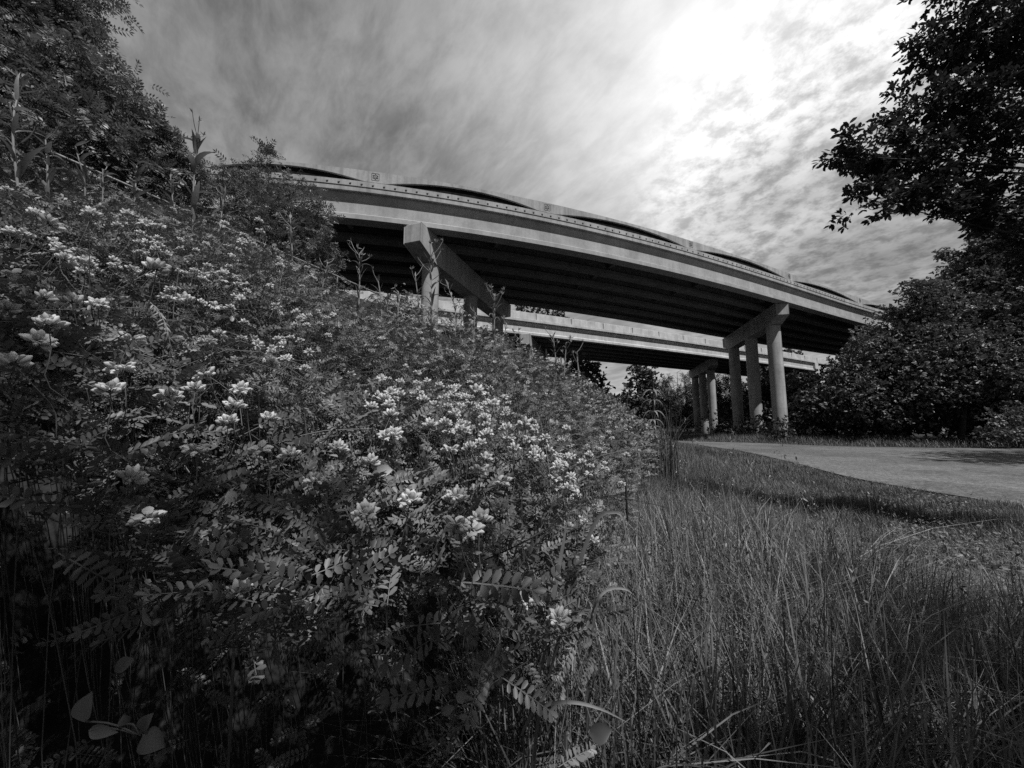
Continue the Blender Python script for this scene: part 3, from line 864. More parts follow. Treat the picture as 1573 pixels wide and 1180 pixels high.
mids = [(68, 460, 30), (110, 465, 33), (60, 525, 26), (185, 565, 28), (55, 330, 24), (75, 345, 34), (140, 330, 25), (318, 525, 25), (350, 650, 27), (195, 330, 20), (225, 345, 22), (120, 385, 18), (150, 470, 30), (100, 400, 28),
        (130, 420, 24), (205, 520, 20), (240, 385, 18), (245, 350, 18), (605, 668, 15), (722, 812, 22), (778, 660, 24), (715, 655, 22), (660, 655, 22), (690, 690, 22), (722, 690, 27), (745, 705, 22), (700, 665, 22), (735, 720, 20), (820, 700, 22), (860, 715, 22), (842, 692, 18), (886, 756, 18), (910, 832, 22), (895, 800, 16), (870, 812, 15), (400, 690, 18), (412, 645, 15), (484, 740, 14),
        (370, 600, 26), (315, 575, 22), (300, 600, 15), (360, 625, 22), (395, 530, 20), (425, 470, 15), (345, 345, 14), (398, 340, 13), (372, 372, 16), (400, 355, 14), (430, 410, 15), (415, 440, 13), (455, 480, 13), (330, 470, 18), (310, 430, 17), (345, 420, 15), (370, 460, 16), (560, 610, 14), (610, 615, 15), (640, 590, 14), (600, 640, 13), (540, 575, 12), (655, 560, 10), (870, 660, 16), (905, 700, 15), (930, 720, 15), (955, 745, 13), (962, 700, 12), (790, 690, 18), (770, 740, 18), (560, 790, 14), (445, 700, 14), (520, 690, 12), (30, 420, 26), (20, 560, 24), (170, 600, 16), (260, 610, 14), (300, 690, 16)]
for x, y, s_ in mids:
    zone = ('pale blossom among dark leaves on the left part of the bank' if x < 290 else 'pale blossom on the middle slope under the bridge pier' if x < 650 else 'bright blossom on the sunny right shoulder of the bank')
    flower(at(x, y, seat(x, y, FPX * .033 / s_)), .040, zone, group='blossoms on ' + ('the left of the bank' if x < 290 else 'the middle of the bank' if x < 650 else 'the right shoulder'))
# the rest sit where the sight lines meet the leaf surface
n_ = 3300
px = RNG.uniform(0, 1035, n_); py = RNG.uniform(285, 900, n_)
dens = np.where(px < 330, .42, np.where(px < 600, .7, .8)) * np.where(py > 800, .12, np.where((py > 700) & (px < 560), .12, 1.0)) * np.where((px > 560) & (py < 700), 1.0, .7)
dens = dens * (.35 + .75 * wav(px / 45, py / 45, 1.0))
m = RNG.random(n_) < dens
hp = hits(px[m], py[m]); hp = hp[~np.isnan(hp[:, 0])]
hp = hp[(hp[:, 1] > .75) & (hp[:, 0] > ridge(hp[:, 1]) - .3)]
hp = hp[np.argsort(hp[:, 1])]
nthing = min(len(hp), 235)
for q, p in enumerate(hp[:nthing]):
    zone = 'small white blossom in the dense bloom halfway up the slope' if p[1] < 2.2 else 'tiny white blossom near the crest of the bank'
    flower(p + (np.array([0, 0, CAMZ]) - p) * .035 + [0, 0, RNG.uniform(.02, .06)], .036, zone, group='small blossoms ' + ('halfway up the slope' if p[1] < 2.2 else 'near the crest'))
def scatter_heads(acc, pts, sz):
    k = len(pts)
    v, q = [], []
    r = np.random.default_rng(5)
    for f in range(9):
        az_ = f * 2.4; pol = .5 + 1.0 * f / 9
        d = np.array([[math.sin(pol) * math.cos(az_), math.sin(pol) * math.sin(az_), math.cos(pol)]]); R = frames(d, np.array([[0.1, 0, 1.0]]))[0]
        t_ = np.array([[.1, 0, 0], [.35, -.16, .1], [.55, 0, .04], [.35, .16, .1]]) @ R.T
        v.append(t_); q.append(np.array([[0, 1, 2, 3]]) + 4 * f)
    tm = (np.concatenate(v), np.concatenate(q))
    d = RNG.normal(size=(k, 3)); R = frames(d * [1, 1, .3], np.tile([[0, 0, 1.0]], (k, 1)) + RNG.normal(size=(k, 3)) * .3, sz * RNG.uniform(.8, 1.3, k))
    acc.inst(tm, R, pts, RNG.uniform(.7, 1.05, k))
a = Acc()
rest = hp[nthing:]
p, _d = scatter(12000, 1.7, 15, .0); dn = RNG.random(len(p)) < np.where(p[:, 1] < 4, .45, .85) * (.35 + .75 * wav(p[:, 0], p[:, 1], 3.2))
p = p[dn]; p[:, 2] += .03 + .012 * p[:, 1]
scatter_heads(a, np.concatenate([rest + [0, 0, .03], p]), .036)
tag(a.build('distant_blossoms', PETAL), 'countless tiny far blossoms dotted over the bank', None, None, 'stuff')

# ------------------------------------------------------------------ grass
def grass(acc, pts, h, w_, segs, lean, tone):
    k = len(pts); az_ = RNG.uniform(0, 2 * np.pi, k)
    ln = lean * np.abs(RNG.normal(size=k)) + .05
    d = np.stack([np.cos(az_), np.sin(az_), 0 * az_], 1); sd_ = np.stack([-np.sin(az_), np.cos(az_), 0 * az_], 1)
    tw = RNG.uniform(-.9, .9, k)[:, None]; sd_ = sd_ * np.cos(tw) + d * np.sin(tw)
    u = np.linspace(0, 1, segs + 1)
    V = np.zeros((k, segs + 1, 2, 3))
    curl = RNG.uniform(.5, 1.5, k)
    for i_, t in enumerate(u):
        c_ = pts + np.array([0, 0, 1.0]) * (h * t * (1 - .35 * np.minimum(ln, 1.4) * t * t))[:, None] + d * (h * ln * t ** 1.8 * curl)[:, None]
        ww = w_ * (1 - t ** 2.2) * (.55 + .45 * min(1, 4 * t)) + .0003
        V[:, i_, 0] = c_ - sd_ * ww[:, None] / 2; V[:, i_, 1] = c_ + sd_ * ww[:, None] / 2
    b = np.arange(k)[:, None] * (2 * (segs + 1)); i_ = np.arange(segs)[None] * 2
    Q = np.stack([b + i_, b + i_ + 1, b + i_ + 3, b + i_ + 2], -1).reshape(-1, 4)
    acc.add(V.reshape(-1, 3), Q, tone=np.repeat(tone, 2 * (segs + 1)))
def meadow_pts(n, y0, y1, pw):
    u = RNG.random(n); y = (y0 ** (1 - pw) + u * (y1 ** (1 - pw) - y0 ** (1 - pw))) ** (1 / (1 - pw))
    lo = edge(y) - .12 - .03 * y; hi = np.minimum(path_edge_x(np.maximum(y, 4.7)) + .02 + .16 * np.clip(wav(y, y * .5, 3.1) + .5 * wav(y, y, 9), -.4, 1), 1.75 * y + 2.5)
    hi = np.where(y < 4.7, np.minimum(hi, 1.75 * y + 2.5), hi)
    wgt = (hi - lo) / np.max(hi - lo) if y1 / y0 < 4 else (hi - lo) / (1.75 * y + 2.5)
    m = RNG.random(n) < np.clip(wgt * 1.3, 0, 1); y, lo, hi = y[m], lo[m], hi[m]
    x = lo + (hi - lo) * RNG.random(len(y))
    # tufts: pull the roots together
    cx_, cy_ = np.round(x / .11 + .3 * wav(x, y, 3)) * .11, np.round(y / .11) * .11
    f = RNG.uniform(0, .55, len(x)); x = x + (cx_ - x) * f; y = y + (cy_ - y) * f
    return np.stack([x, y, ground_z(x, y) - .01], 1)
def heights(p):
    de = p[:, 0] - edge(p[:, 1]); dp = path_edge_x(p[:, 1]) - p[:, 0]
    h = .16 + .34 * (1 - sm(.1, 2.6, de)) + .16 * (1 - sm(1.5, 4.5, np.hypot(p[:, 0], p[:, 1]))) + .10 * wav(p[:, 0], p[:, 1], 1.6) + .05 * wav(p[:, 0], p[:, 1], 5)
    return np.clip(h, .07, 1) * (.45 + .55 * sm(0, 1.6, dp)) * RNG.uniform(.55, 1.25, len(p))
a = Acc()
p = meadow_pts(42000, .75, 4.0, 1.15); p = p[np.hypot(p[:, 0], p[:, 1]) > .65]
h = heights(p); tone = RNG.uniform(.35, 1.55, len(p)) * (1 + .3 * wav(p[:, 0], p[:, 1], 1.9))
grass(a, p, h, RNG.uniform(.003, .008, len(p)), 5, .5, tone)
p = meadow_pts(60000, 3.8, 10.5, 1.3); h = heights(p); grass(a, p, h, RNG.uniform(.005, .011, len(p)), 3, .4, RNG.uniform(.6, 1.4, len(p)) * (1 + .25 * wav(p[:, 0], p[:, 1], 1.2)))
p = meadow_pts(42000, 10, 32, 1.3); h = heights(p); grass(a, p, h * 1.1, RNG.uniform(.010, .022, len(p)), 2, .4, RNG.uniform(.6, 1.4, len(p)) * (1 + .2 * wav(p[:, 0], p[:, 1], .7)))
p = meadow_pts(26000, .8, 5.0, 1.2); grass(a, p, RNG.uniform(.08, .26, len(p)), RNG.uniform(.002, .005, len(p)), 3, .9, RNG.uniform(.4, 1.3, len(p)))
p = meadow_pts(2600, .9, 6.0, 1.2); grass(a, p, heights(p) * 1.15, RNG.uniform(.003, .007, len(p)), 6, 1.3, RNG.uniform(1.0, 2.3, len(p)))   # bent, dried
# seed heads on some stems
p = meadow_pts(900, 1.2, 7.0, 1.2); h = heights(p) * 1.2; c_ = p + np.stack([RNG.normal(size=len(p)) * .05, RNG.normal(size=len(p)) * .05, h], 1)
k = len(p); sd_ = np.array([.0009, 0, 0]); V = np.stack([p - sd_, p + sd_, c_ + sd_ * .6, c_ - sd_ * .6], 1).reshape(-1, 3)
a.add(V, np.arange(4 * k).reshape(k, 4), tone=.9)
for e_ in range(9):
    q_ = c_ + RNG.normal(size=c_.shape) * [.008, .008, .028]
    a.inst(simple_leaf(.35), frames(RNG.normal(size=q_.shape) * .5 + [0, 0, 1], RNG.normal(size=q_.shape), RNG.uniform(.010, .022, len(q_))), q_, RNG.uniform(.8, 2.0, len(q_)))
# broad clover-like leaves low in the grass
k = 9000; y = 1.0 + 6.5 * RNG.random(k); x = edge(y) + .3 + (np.minimum(path_edge_x(np.maximum(y, 4.7)), 1.7 * y + 2) - edge(y) - .4) * RNG.random(k)
m = wav(x + 5, y, 1.1) > -.1; x, y = x[m], y[m]; p = np.stack([x, y, ground_z(x, y) + RNG.uniform(.03, .2, len(x))], 1)
d = RNG.normal(size=p.shape) * [1, 1, .3]; nn = RNG.normal(size=p.shape) * .35 + [0, 0, 1]
a.inst(simple_leaf(.6), frames(d, nn, RNG.uniform(.025, .055, len(p))), p, RNG.uniform(.6, 1.2, len(p)))
tag(a.build('meadow_grass', L_GRASS), 'tall rough grass between the bank and the path', None, None, 'stuff')
# verge beyond the path
a = Acc()
k = 30000; t = RNG.random(k); q = np.stack([np.interp(t * 119, np.arange(120), FEs[:, 0]), np.interp(t * 119, np.arange(120), FEs[:, 1])], 1)
off = RNG.uniform(-.1, 9, k); q = q + np.stack([off * .25, off], 1); m = (q[:, 0] < 48) & (q[:, 0] > 12) & (q[:, 1] < 60); q, off = q[m], off[m]
h = (.10 + .55 * sm(.3, 5, off) + .12 * wav(q[:, 0], q[:, 1], .9)) * RNG.uniform(.6, 1.3, len(q))
grass(a, np.stack([q[:, 0], q[:, 1], 0 * off - .01], 1), np.clip(h, .06, 2), RNG.uniform(.018, .04, len(q)), 2, .5, RNG.uniform(.5, 1.3, len(q)))
tag(a.build('verge_grass', L_GRASS), 'dim uncut grass on the far verge of the path', None, None, 'stuff')

# ------------------------------------------------------------------ trees
def tree(name, label, cat, group, base, blobs, tmpls, size, dens, mat, tr=.2, seed=1, sub=.26, k=9, droop=0.0, tonev=(.6, 1.35), flat=.85, limbs=True, inner=.45, world=()):
    r = np.random.default_rng(seed)
    root = empty(name, base, label, cat, group)
    base = np.array(base, float)
    cs = np.array([at(x, y, Y) for x, y, Y, q in blobs] + [q[:3] for q in world]); rs = np.array([q / FPX * Y for x, y, Y, q in blobs] + [q[3] for q in world])
    blobs = list(blobs) + [(0, 0, 0, q[3] * 60) for q in world]
    lf, wd = Acc(), Acc()
    top = cs[np.argmax(cs[:, 2])]
    mid = np.average(cs, axis=0, weights=rs ** 2)
    trunk = spline([base - [0, 0, .3], base * .55 + [*(.45 * mid[:2]), .45 * (base[2] * .2 + mid[2] * .8)] if limbs else (base + mid) / 2, mid * .75 + top * .25, top], 14)
    if limbs: tube_into(wd, trunk, np.linspace(tr, tr * .15, 14), 9)
    for (c_, rad_, b_) in zip(cs, rs, blobs):
        if limbs:
            kz = np.argmin(np.abs(trunk[:, 2] - (c_[2] - rad_ * 1.1 - .12 * np.hypot(*(c_ - mid)[:2]))))
            s0 = trunk[min(max(kz, 2), 11)]
            m_ = (s0 + c_) / 2 + r.normal(size=3) * rad_ * .2 + [0, 0, rad_ * .25]
            lim = spline([s0, m_, c_], 8)
            tube_into(wd, lim, np.linspace(tr * .38, tr * .07, 8), 6)
        n_ = max(4, int(dens * (b_[3] / 10.0) ** 1.6))
        d = r.normal(size=(n_, 3)); d /= np.linalg.norm(d, axis=1, keepdims=True)
        sc = c_ + d * [1, 1, flat] * rad_ * (inner + (1.08 - inner) * r.random((n_, 1)) ** .7)
        for s_ in sc[:: 3]:
            tube_into(wd, [c_, (c_ + s_) / 2 + r.normal(size=3) * rad_ * .08, s_], [tr * .05, tr * .035, tr * .015], 4)
        P_ = (sc[:, None] + r.normal(size=(n_, k, 3)) * rad_ * sub * [1, 1, .7]).reshape(-1, 3)
        ax = (P_ - c_) / rad_ * .7 + r.normal(size=P_.shape) * .6 + [0, 0, -droop]
        nn = (P_ - c_) / rad_ * .35 + r.normal(size=P_.shape) * .45 + [0, 0, .8]
        tn = np.repeat(r.uniform(.8, 1.25, n_), k) * r.uniform(*tonev, len(P_))
        R = frames(ax, nn, size * r.uniform(.7, 1.25, len(P_))); ch = r.integers(0, len(tmpls), len(P_))
        for c2_ in range(len(tmpls)):
            m = ch == c2_; lf.inst(tmpls[c2_], R[m], P_[m], tn[m])
    at_root(lf.build('crown', mat), root)
    if wd.n: at_root(wd.build('trunk', BARK), root)
    return root


def on_ground(x, Y, z=0.0): r = ray(x, 652); return (r[0] / r[1] * Y, Y, z)


# the oak whose boughs hang into the upper right corner
oak = [(1405, 300, 4.0, 26), (1445, 312, 4.05, 26), (1490, 318, 4.1, 28), (1530, 330, 4.1, 30), (1450, 55, 4.05, 55), (1505, 120, 4.23, 66), (1545, 40, 3.87, 70), (1410, 165, 4.05, 42), (1358, 222, 3.96, 35), (1298, 240, 3.92, 26), (1330, 305, 4.00, 30), (1345, 265, 4.14, 30), (1402, 262, 4.14, 46), (1465, 215, 4.32, 55), (1535, 225, 4.05, 62), (1420, 300, 4.14, 21), (1490, 285, 4.19, 32), (1530, 315, 4.23, 35), (1570, 360, 4.32, 33), (1610, 420, 4.41, 53), (1640, 120, 4.05, 97), (1660, 290, 4.28, 88), (1760, 180, 4.05, 106), (1620, -60, 4.05, 97), (1500, -70, 4.05, 70), (1780, 350, 4.05, 88), (1480, 160, 3.87, 44)]
tree('oak_tree', 'dark leafy boughs of a near tree reaching in from the upper right corner', 'tree', None, (9.8, 3.9, 0), oak, OAK, .125, 2.0, L_DARK, .045, 11, .17, 9, .25, flat=.9, inner=.3)
# right-hand wood beyond the path
rt = [
 ('leafy tree overlapping the right end of the near bridge', (1365, 30), [(1352, 528, 30, 34), (1385, 505, 30, 40), (1318, 575, 30, 32), (1352, 578, 29, 48), (1390, 555, 28.5, 50), (1310, 605, 29, 36), (1360, 620, 28.5, 40), (1420, 472, 30, 22)]),
 ('broad tall tree at the right of the wood beyond the path', (1470, 28), [(1440, 480, 28, 42), (1488, 445, 28.5, 46), (1495, 408, 29, 24), (1510, 480, 27.5, 60), (1450, 540, 27, 52), (1500, 560, 26.5, 50), (1430, 590, 27, 38), (1530, 420, 28, 52), (1535, 390, 29, 28)]),
 ('dark tree at the right border behind the oak boughs', (1600, 27), [(1560, 370, 27, 34), (1590, 440, 27, 80), (1575, 520, 26, 62), (1600, 600, 26, 60), (1550, 580, 26, 40), (1660, 450, 27, 100), (1690, 580, 26, 80)]),
 ('shaded tree behind the leafy ones below the bridge end', (1290, 38), [(1258, 608, 38, 28), (1300, 588, 38, 36), (1240, 640, 38, 28), (1290, 640, 37, 36), (1330, 640, 36, 36), (1225, 632, 40, 22)]),
]
for q, (lab, (bx, bY), bl) in enumerate(rt):
    tree('leafy_tree', lab, 'tree', 'trees of the wood right of the path', on_ground(bx, bY), bl + [(x_ + random.gauss(0, q_ * .75), y_ - q_ * random.uniform(.4, .85), Y_, q_ * .32) for x_, y_, Y_, q_ in bl if y_ < 560 and x_ > 1365 for _r in range(3)], SPR, .36, 9.5, L_DARK if q == 3 else L_TREE, .22, 20 + q, .2, 9, 0.05)  # fourth tree's shade is put into its darker leaf colour
tree('dense_thicket', 'low dark thicket at the foot of the wood', 'bush', None, on_ground(1440, 29), [(x, 630 + 6 * math.sin(x), 29.5, 32) for x in range(1300, 1720, 42)], SPR, .55, 5.5, L_DARK, .06, 31, .3, 8)
tree('dense_thicket', 'unlit thicket behind the wood closing off the view under the bridge end', 'bush', None, on_ground(1440, 36), [(x, 600 + 8 * math.sin(x), 37, 44) for x in range(1300, 1760, 52)] + [(x, 640, 36, 34) for x in range(1225, 1700, 60)], SPR, .7, 4.5, L_DARK, .06, 32, .3, 8)
tree('rounded_bush', 'small rounded bush on the far verge at the right border', 'bush', None, on_ground(1555, 23), [(1550, 655, 23, 24), (1572, 650, 23, 26), (1600, 655, 23, 30), (1540, 668, 22.6, 14)], SPR, .3, 6, L_TREE, .05, 33, .3, 9)
# shrubs round the column feet
for q, (lab, bx, bY, bl) in enumerate([
    ('leafy shrub between the column feet of the tall pier', 1165, 36, [(1150, 655, 35, 17), (1170, 662, 34.5, 13), (1140, 667, 35, 12), (1185, 660, 34, 12)]),
    ('dark shrub in front of the nearest column foot', 1205, 30, [(1193, 657, 30.5, 9), (1199, 644, 30.5, 7), (1203, 664, 30, 10), (1186, 668, 30.5, 8), (1215, 668, 31, 9)]),
    ('pale sunlit shrub left of the far pier', 1058, 50, [(1062, 650, 50, 11), (1056, 664, 49, 12), (1045, 668, 49, 9)]),
    ('dark bush between the two piers', 1108, 46, [(1105, 650, 46, 20), (1118, 660, 45, 15), (1098, 665, 44, 12)])]):
    tree('shrub', lab, 'bush', 'shrubs around the pier feet', on_ground(bx, bY), bl, SPR, .36 if q != 1 else .3, 5.0, L_TREE if q == 2 else L_DARK, .05, 40 + q, .3, 9)
# trees seen under and between the bridges
far_t = [
 ('round_tree', 'dark rounded tree rising behind the crest of the bank', 905, 30, [(893, 590, 30, 26), (910, 610, 30, 24), (885, 565, 30, 20), (880, 610, 30, 30), (922, 630, 30, 18)], SPR, .55, L_FAR),
 ('open_tree', 'tall open-crowned tree silhouetted left of the tall weed', 985, 70, [(985, 572, 70, 12), (997, 585, 70, 13), (972, 575, 70, 8), (990, 602, 70, 16), (975, 615, 70, 16), (1000, 620, 70, 18), (968, 600, 70, 8)], SPR, 1.0, L_FAR),
 ('conifer', 'narrow pointed conifer right behind the tall weed', 1024, 76, [(1023, 583, 76, 5), (1022, 594, 76, 9), (1026, 607, 76, 13), (1022, 622, 76, 16), (1030, 640, 76, 17), (1038, 615, 76, 9)], NDL, 1.3, L_FAR),
 ('conifer', 'spired conifer just left of the far pier columns', 1055, 74, [(1051, 582, 74, 5), (1053, 593, 74, 8), (1056, 606, 74, 12), (1050, 622, 74, 15), (1058, 640, 74, 16), (1064, 600, 74, 8)], NDL, 1.3, L_FAR),
 ('conifer', 'conifer between the two piers with a notched top', 1103, 72, [(1104, 580, 72, 5), (1106, 592, 72, 8), (1103, 606, 72, 11), (1110, 622, 72, 15), (1100, 640, 72, 15)], NDL, 1.3, L_FAR),
 ('conifer', 'bushy conifer standing behind the tall pier columns', 1125, 66, [(1122, 578, 66, 6), (1124, 592, 66, 9), (1128, 610, 66, 14), (1120, 630, 66, 16), (1135, 640, 66, 16)], NDL, 1.2, L_FAR),
 ('leafy_tree', 'leafy tree filling the gap between the tall pier columns', 1180, 52, [(1175, 590, 52, 18), (1185, 610, 52, 20), (1160, 625, 52, 22), (1150, 600, 54, 14), (1195, 640, 50, 20), (1170, 645, 50, 20), (1205, 600, 54, 14)], SPR, .8, L_FAR),
 ('leafy_tree', 'dark tree behind the far pier columns', 1085, 82, [(1080, 600, 82, 12), (1090, 615, 82, 16), (1075, 630, 82, 16), (1092, 590, 82, 8)], SPR, 1.1, L_FAR),
 ('leafy_tree', 'tree in deep shade under the right end of the far bridge', 1235, 60, [(1225, 590, 60, 18), (1240, 610, 58, 24), (1215, 630, 56, 22), (1260, 620, 56, 26)], SPR, .8, L_DARK),
 ('leafy_tree', 'treetop showing above the far bridge left of the first pier', 612, 62, [(600, 452, 62, 11), (618, 456, 62, 11), (632, 460, 62, 9), (585, 450, 62, 11), (610, 480, 62, 20)], SPR, .9, L_FAR),
 ('leafy_tree', 'treetop showing above the far bridge right of the first pier', 815, 66, [(802, 478, 66, 9), (820, 476, 66, 10), (838, 480, 66, 8), (815, 500, 66, 18)], SPR, .9, L_FAR),
 ('leafy_tree', 'small treetop peeping over the far bridge parapet, rightmost of three', 862, 68, [(858, 482, 68, 8), (868, 484, 68, 7), (862, 505, 68, 14)], SPR, .9, L_FAR),
 ('leafy_tree', 'leaves showing above the parapet behind the tall pier', 1210, 84, [(1205, 540, 84, 4), (1215, 541, 84, 5), (1225, 543, 84, 4), (1212, 552, 84, 9)], SPR, .8, L_FAR),
]
for q, (nm, lab, bx, bY, bl, tm, sz, mt) in enumerate(far_t):
    tree(nm, lab, 'tree', 'trees beyond the bridges', on_ground(bx, bY), bl, tm, sz, 14 if nm == 'conifer' else 8, mt, .2, 60 + q, .27, 8)
# bare dead trees
for q, (lab, x0, y0, x1, y1, Y) in enumerate([('thin bare dead tree beside the spired conifer', 1043, 650, 1040, 572, 73), ('bare leafless pole-like tree above the tall weed', 1003, 640, 1001, 562, 60)]):
    a = Acc(); b0, b1 = np.array(on_ground(x0, Y)), at(x1, y1, Y)
    tr_ = spline([b0, (b0 + b1) / 2 + [.1, 0, 0], b1], 10); tube_into(a, tr_, np.linspace(.16, .03, 10), 6)
    root = empty('dead_tree', b0, lab, 'tree', 'dead trees')
    at_root(a.build('trunk', BARK), root)
    for s_ in range(7):
        a = Acc(); u = tr_[4 + s_ % 6]; e = u + np.array([random.choice((-1, 1)) * random.uniform(.6, 1.5), random.uniform(-.5, .5), random.uniform(.5, 1.3)])
        tube_into(a, [u, (u + e) / 2 + [0, 0, -.1], e], [.035, .025, .008], 5); at_root(a.build('branch', BARK), root)
# distant wood closing the view
a = Acc(); k = 26000
x = RNG.uniform(-170, 210, k); y = RNG.uniform(125, 160, k) + .12 * np.abs(x)
h = (9.5 + 2.5 * wav(x, y * 0, .11) + 1.6 * wav(x, y, .35)); z = h * np.sqrt(RNG.random(k))
p = np.stack([x, y, z], 1); d = RNG.normal(size=p.shape); nn = RNG.normal(size=p.shape) * .5 + [0, -.3, 1]
for c_ in range(4): a.inst(SPR[c_], frames(d[c_::4], nn[c_::4], RNG.uniform(1.5, 2.8, len(d[c_::4]))), p[c_::4], RNG.uniform(.5, 1.2, len(d[c_::4])))
tag(a.build('distant_wood', L_FAR), 'low dark wood closing the view under the far bridge', None, None, 'stuff')

# left-hand trees on top of the bank
bank_z = lambda x, y: float(surf0(np.array([x]), np.array([y]))[0]) - .4
lt = [(258, 236, 6.9, 22), (278, 252, 7.0, 17), (238, 205, 6.7, 16), (292, 268, 7.1, 13), (25, 55, 6.0, 75), (88, 40, 6.2, 45), (62, 150, 6.0, 80), (140, 118, 6.2, 46), (176, 168, 6.4, 42), (118, 220, 6.0, 66), (214, 214, 6.6, 36), (50, 255, 5.8, 60), (190, 260, 6.4, 46), (238, 232, 6.8, 24), (262, 215, 6.8, 15), (110, 15, 6.2, 22), (-70, 100, 6.0, 120), (-60, 240, 5.8, 90), (-160, 0, 6, 140), (225, 265, 6.6, 30), (20, -60, 6.0, 90)]
x_, y_, _z = on_ground(-30, 6.4)
tree('feathery_tree', 'tall dark feathery-leaved tree filling the upper left corner', 'tree', None, (x_, y_, 3.0), lt, TP, .23, 3.4, L_TREE, .10, 90, .26, 11, .1)
lb = [(402, 245, 8.6, 20), (385, 285, 8.6, 34), (430, 300, 8.4, 38), (462, 322, 8.2, 34), (345, 300, 8.6, 36), (310, 320, 8.4, 40), (400, 345, 8.0, 48), (455, 370, 8.0, 42), (488, 345, 8.4, 18), (350, 370, 7.8, 44), (500, 388, 8.4, 18), (295, 360, 8.0, 36)]
x_, y_, _z = on_ground(390, 8.4)
tree('feathery_shrub', 'fine-leaved shrub rising in front of the left end of the near bridge', 'bush', None, (x_, y_, 2.5), lb, TP, .21, 2.9, L_TREE, .05, 91, .25, 11, .05)
lc = [(470, 405, 8.6, 16), (490, 420, 8.7, 18), (512, 432, 8.8, 15), (500, 405, 8.8, 12), (455, 415, 8.5, 12)]
x_, y_, _z = on_ground(490, 8.9)
tree('feathery_shrub', 'low fine-leaved shrub above the sloping rail', 'bush', None, (x_, y_, 2.3), lc, TP, .17, 3.0, L_TREE, .03, 92, .3, 9)
ld = [(150, 300, 7.6, 40), (230, 330, 7.8, 46), (90, 280, 7.4, 44), (290, 300, 8.2, 26), (20, 300, 7.0, 50), (260, 285, 8.4, 30), (310, 385, 8, 40)]
x_, y_, _z = on_ground(170, 7.8)
tree('shadowed_shrub', 'dark shrub in shade behind the sloping rail at left', 'bush', None, (x_, y_, 2.6), ld, TP, .2, 2.2, L_DARK, .05, 93, .28, 10)

le = [(105, 275, 3.3, 22), (150, 300, 3.4, 24), (195, 318, 3.5, 24), (240, 335, 3.6, 24), (60, 258, 3.2, 24), (285, 352, 3.8, 22), (20, 240, 3.1, 26)]
x_, y_, _z = on_ground(150, 3.5)
tree('shadowed_shrub', 'low black-green scrub just under the sloping rail at left', 'bush', None, (x_, y_, 2.2), le, TP, .085, 4.0, L_DARK, .02, 94, .3, 9)

# sloping pipe rail along the top of the bank
r0, r1 = at(70, 229.5, 4.5), at(602, 461, 8.0)
root = empty('pipe_rail', r0, 'long straight pale pipe rail sloping down behind the flowers', 'rail')
a = Acc(); tube_into(a, np.linspace(r0, r1, 20), .017, 10, cap=True); at_root(a.build('rail', STEEL), root)
for t in np.linspace(.1, .98, 5):
    a = Acc(); p = r0 + (r1 - r0) * t; tube_into(a, np.linspace(p - [0, 0, .75], p, 4), .015, 8); at_root(a.build('post', STEEL), root)

# ------------------------------------------------------------------ tall weeds and single plants
def weed(label, xb, yb, xt, yt, Y, n_lv, ll, lw, seed, group='tall pale weeds along the crest', buds=3, up=1.0, name='tall_weed', mat=None):
    r = np.random.default_rng(seed); mat = mat or L_WEED
    b0, b1 = at(xb, yb + 25, Y), at(xt, yt, Y)
    root = empty(name, b0, label, 'weed', group)
    H_ = np.linalg.norm(b1 - b0)
    st = spline([b0 - [0, 0, .15], b0 + (b1 - b0) * .45 + r.normal(size=3) * H_ * .03, b1], 12)
    a = Acc(); tube_into(a, st, np.linspace(.0055, .0028, 12) * max(1, Y / 2.2), 7, 1.5); at_root(a.build('stem', mat), root)
    n_lv = int(n_lv * 1.9)
    for q in range(n_lv):
        u = st[min(11, int(2 + 9.5 * (q + r.uniform(0, .8)) / n_lv))]
        az_ = q * 2.4 + r.uniform(-.5, .5); L = ll * .8 * r.uniform(.6, 1.25) * (1.1 - .55 * q / n_lv); e_ = r.uniform(.55, 1.3) * up
        h_ = np.array([math.cos(az_), math.sin(az_) * .8, 0]); curl = r.uniform(-.9, .35)
        pts = []
        for t in np.linspace(0, 1, 7):
            ang = e_ + curl * t * t
            pts.append(u + L * t * (h_ * math.cos(ang) * (.7 + .3 * t) + np.array([0, 0, math.sin(ang)])))
        wd_ = lw * .58 * r.uniform(.7, 1.2) * np.array([.35, .8, 1, .95, .75, .42, .04])
        a = Acc(); ribbon_into(a, pts, wd_, [-h_[0] * .8, -h_[1] * .8, .6], r.uniform(.6, 1.25), .22); at_root(a.build('leaf', mat), root)
    for q in range(buds):
        a = Acc(); u = st[11 - q % 3]; az_ = r.uniform(0, 6.28); h_ = np.array([math.cos(az_), math.sin(az_) * .7, 0])
        e = u + h_ * H_ * .13 + [0, 0, H_ * r.uniform(.06, .22)]
        tube_into(a, spline([u, (u + e) / 2 + h_ * .01, e], 5), .0018 * max(1, Y / 2.2), 5, 1.4)
        s_ = .006 * max(1, Y / 2.2)
        for f in range(6):
            d = r.normal(size=3) * .5 + [0, 0, 1]; d /= np.linalg.norm(d)
            ribbon_into(a, [e, e + d * s_ * 2.2, e + d * s_ * 4.4], [s_ * .7, s_, s_ * .05], [h_[0] + .1, h_[1] - .6, .3], r.uniform(.8, 1.4))
        at_root(a.build('bud', mat), root)
    return root
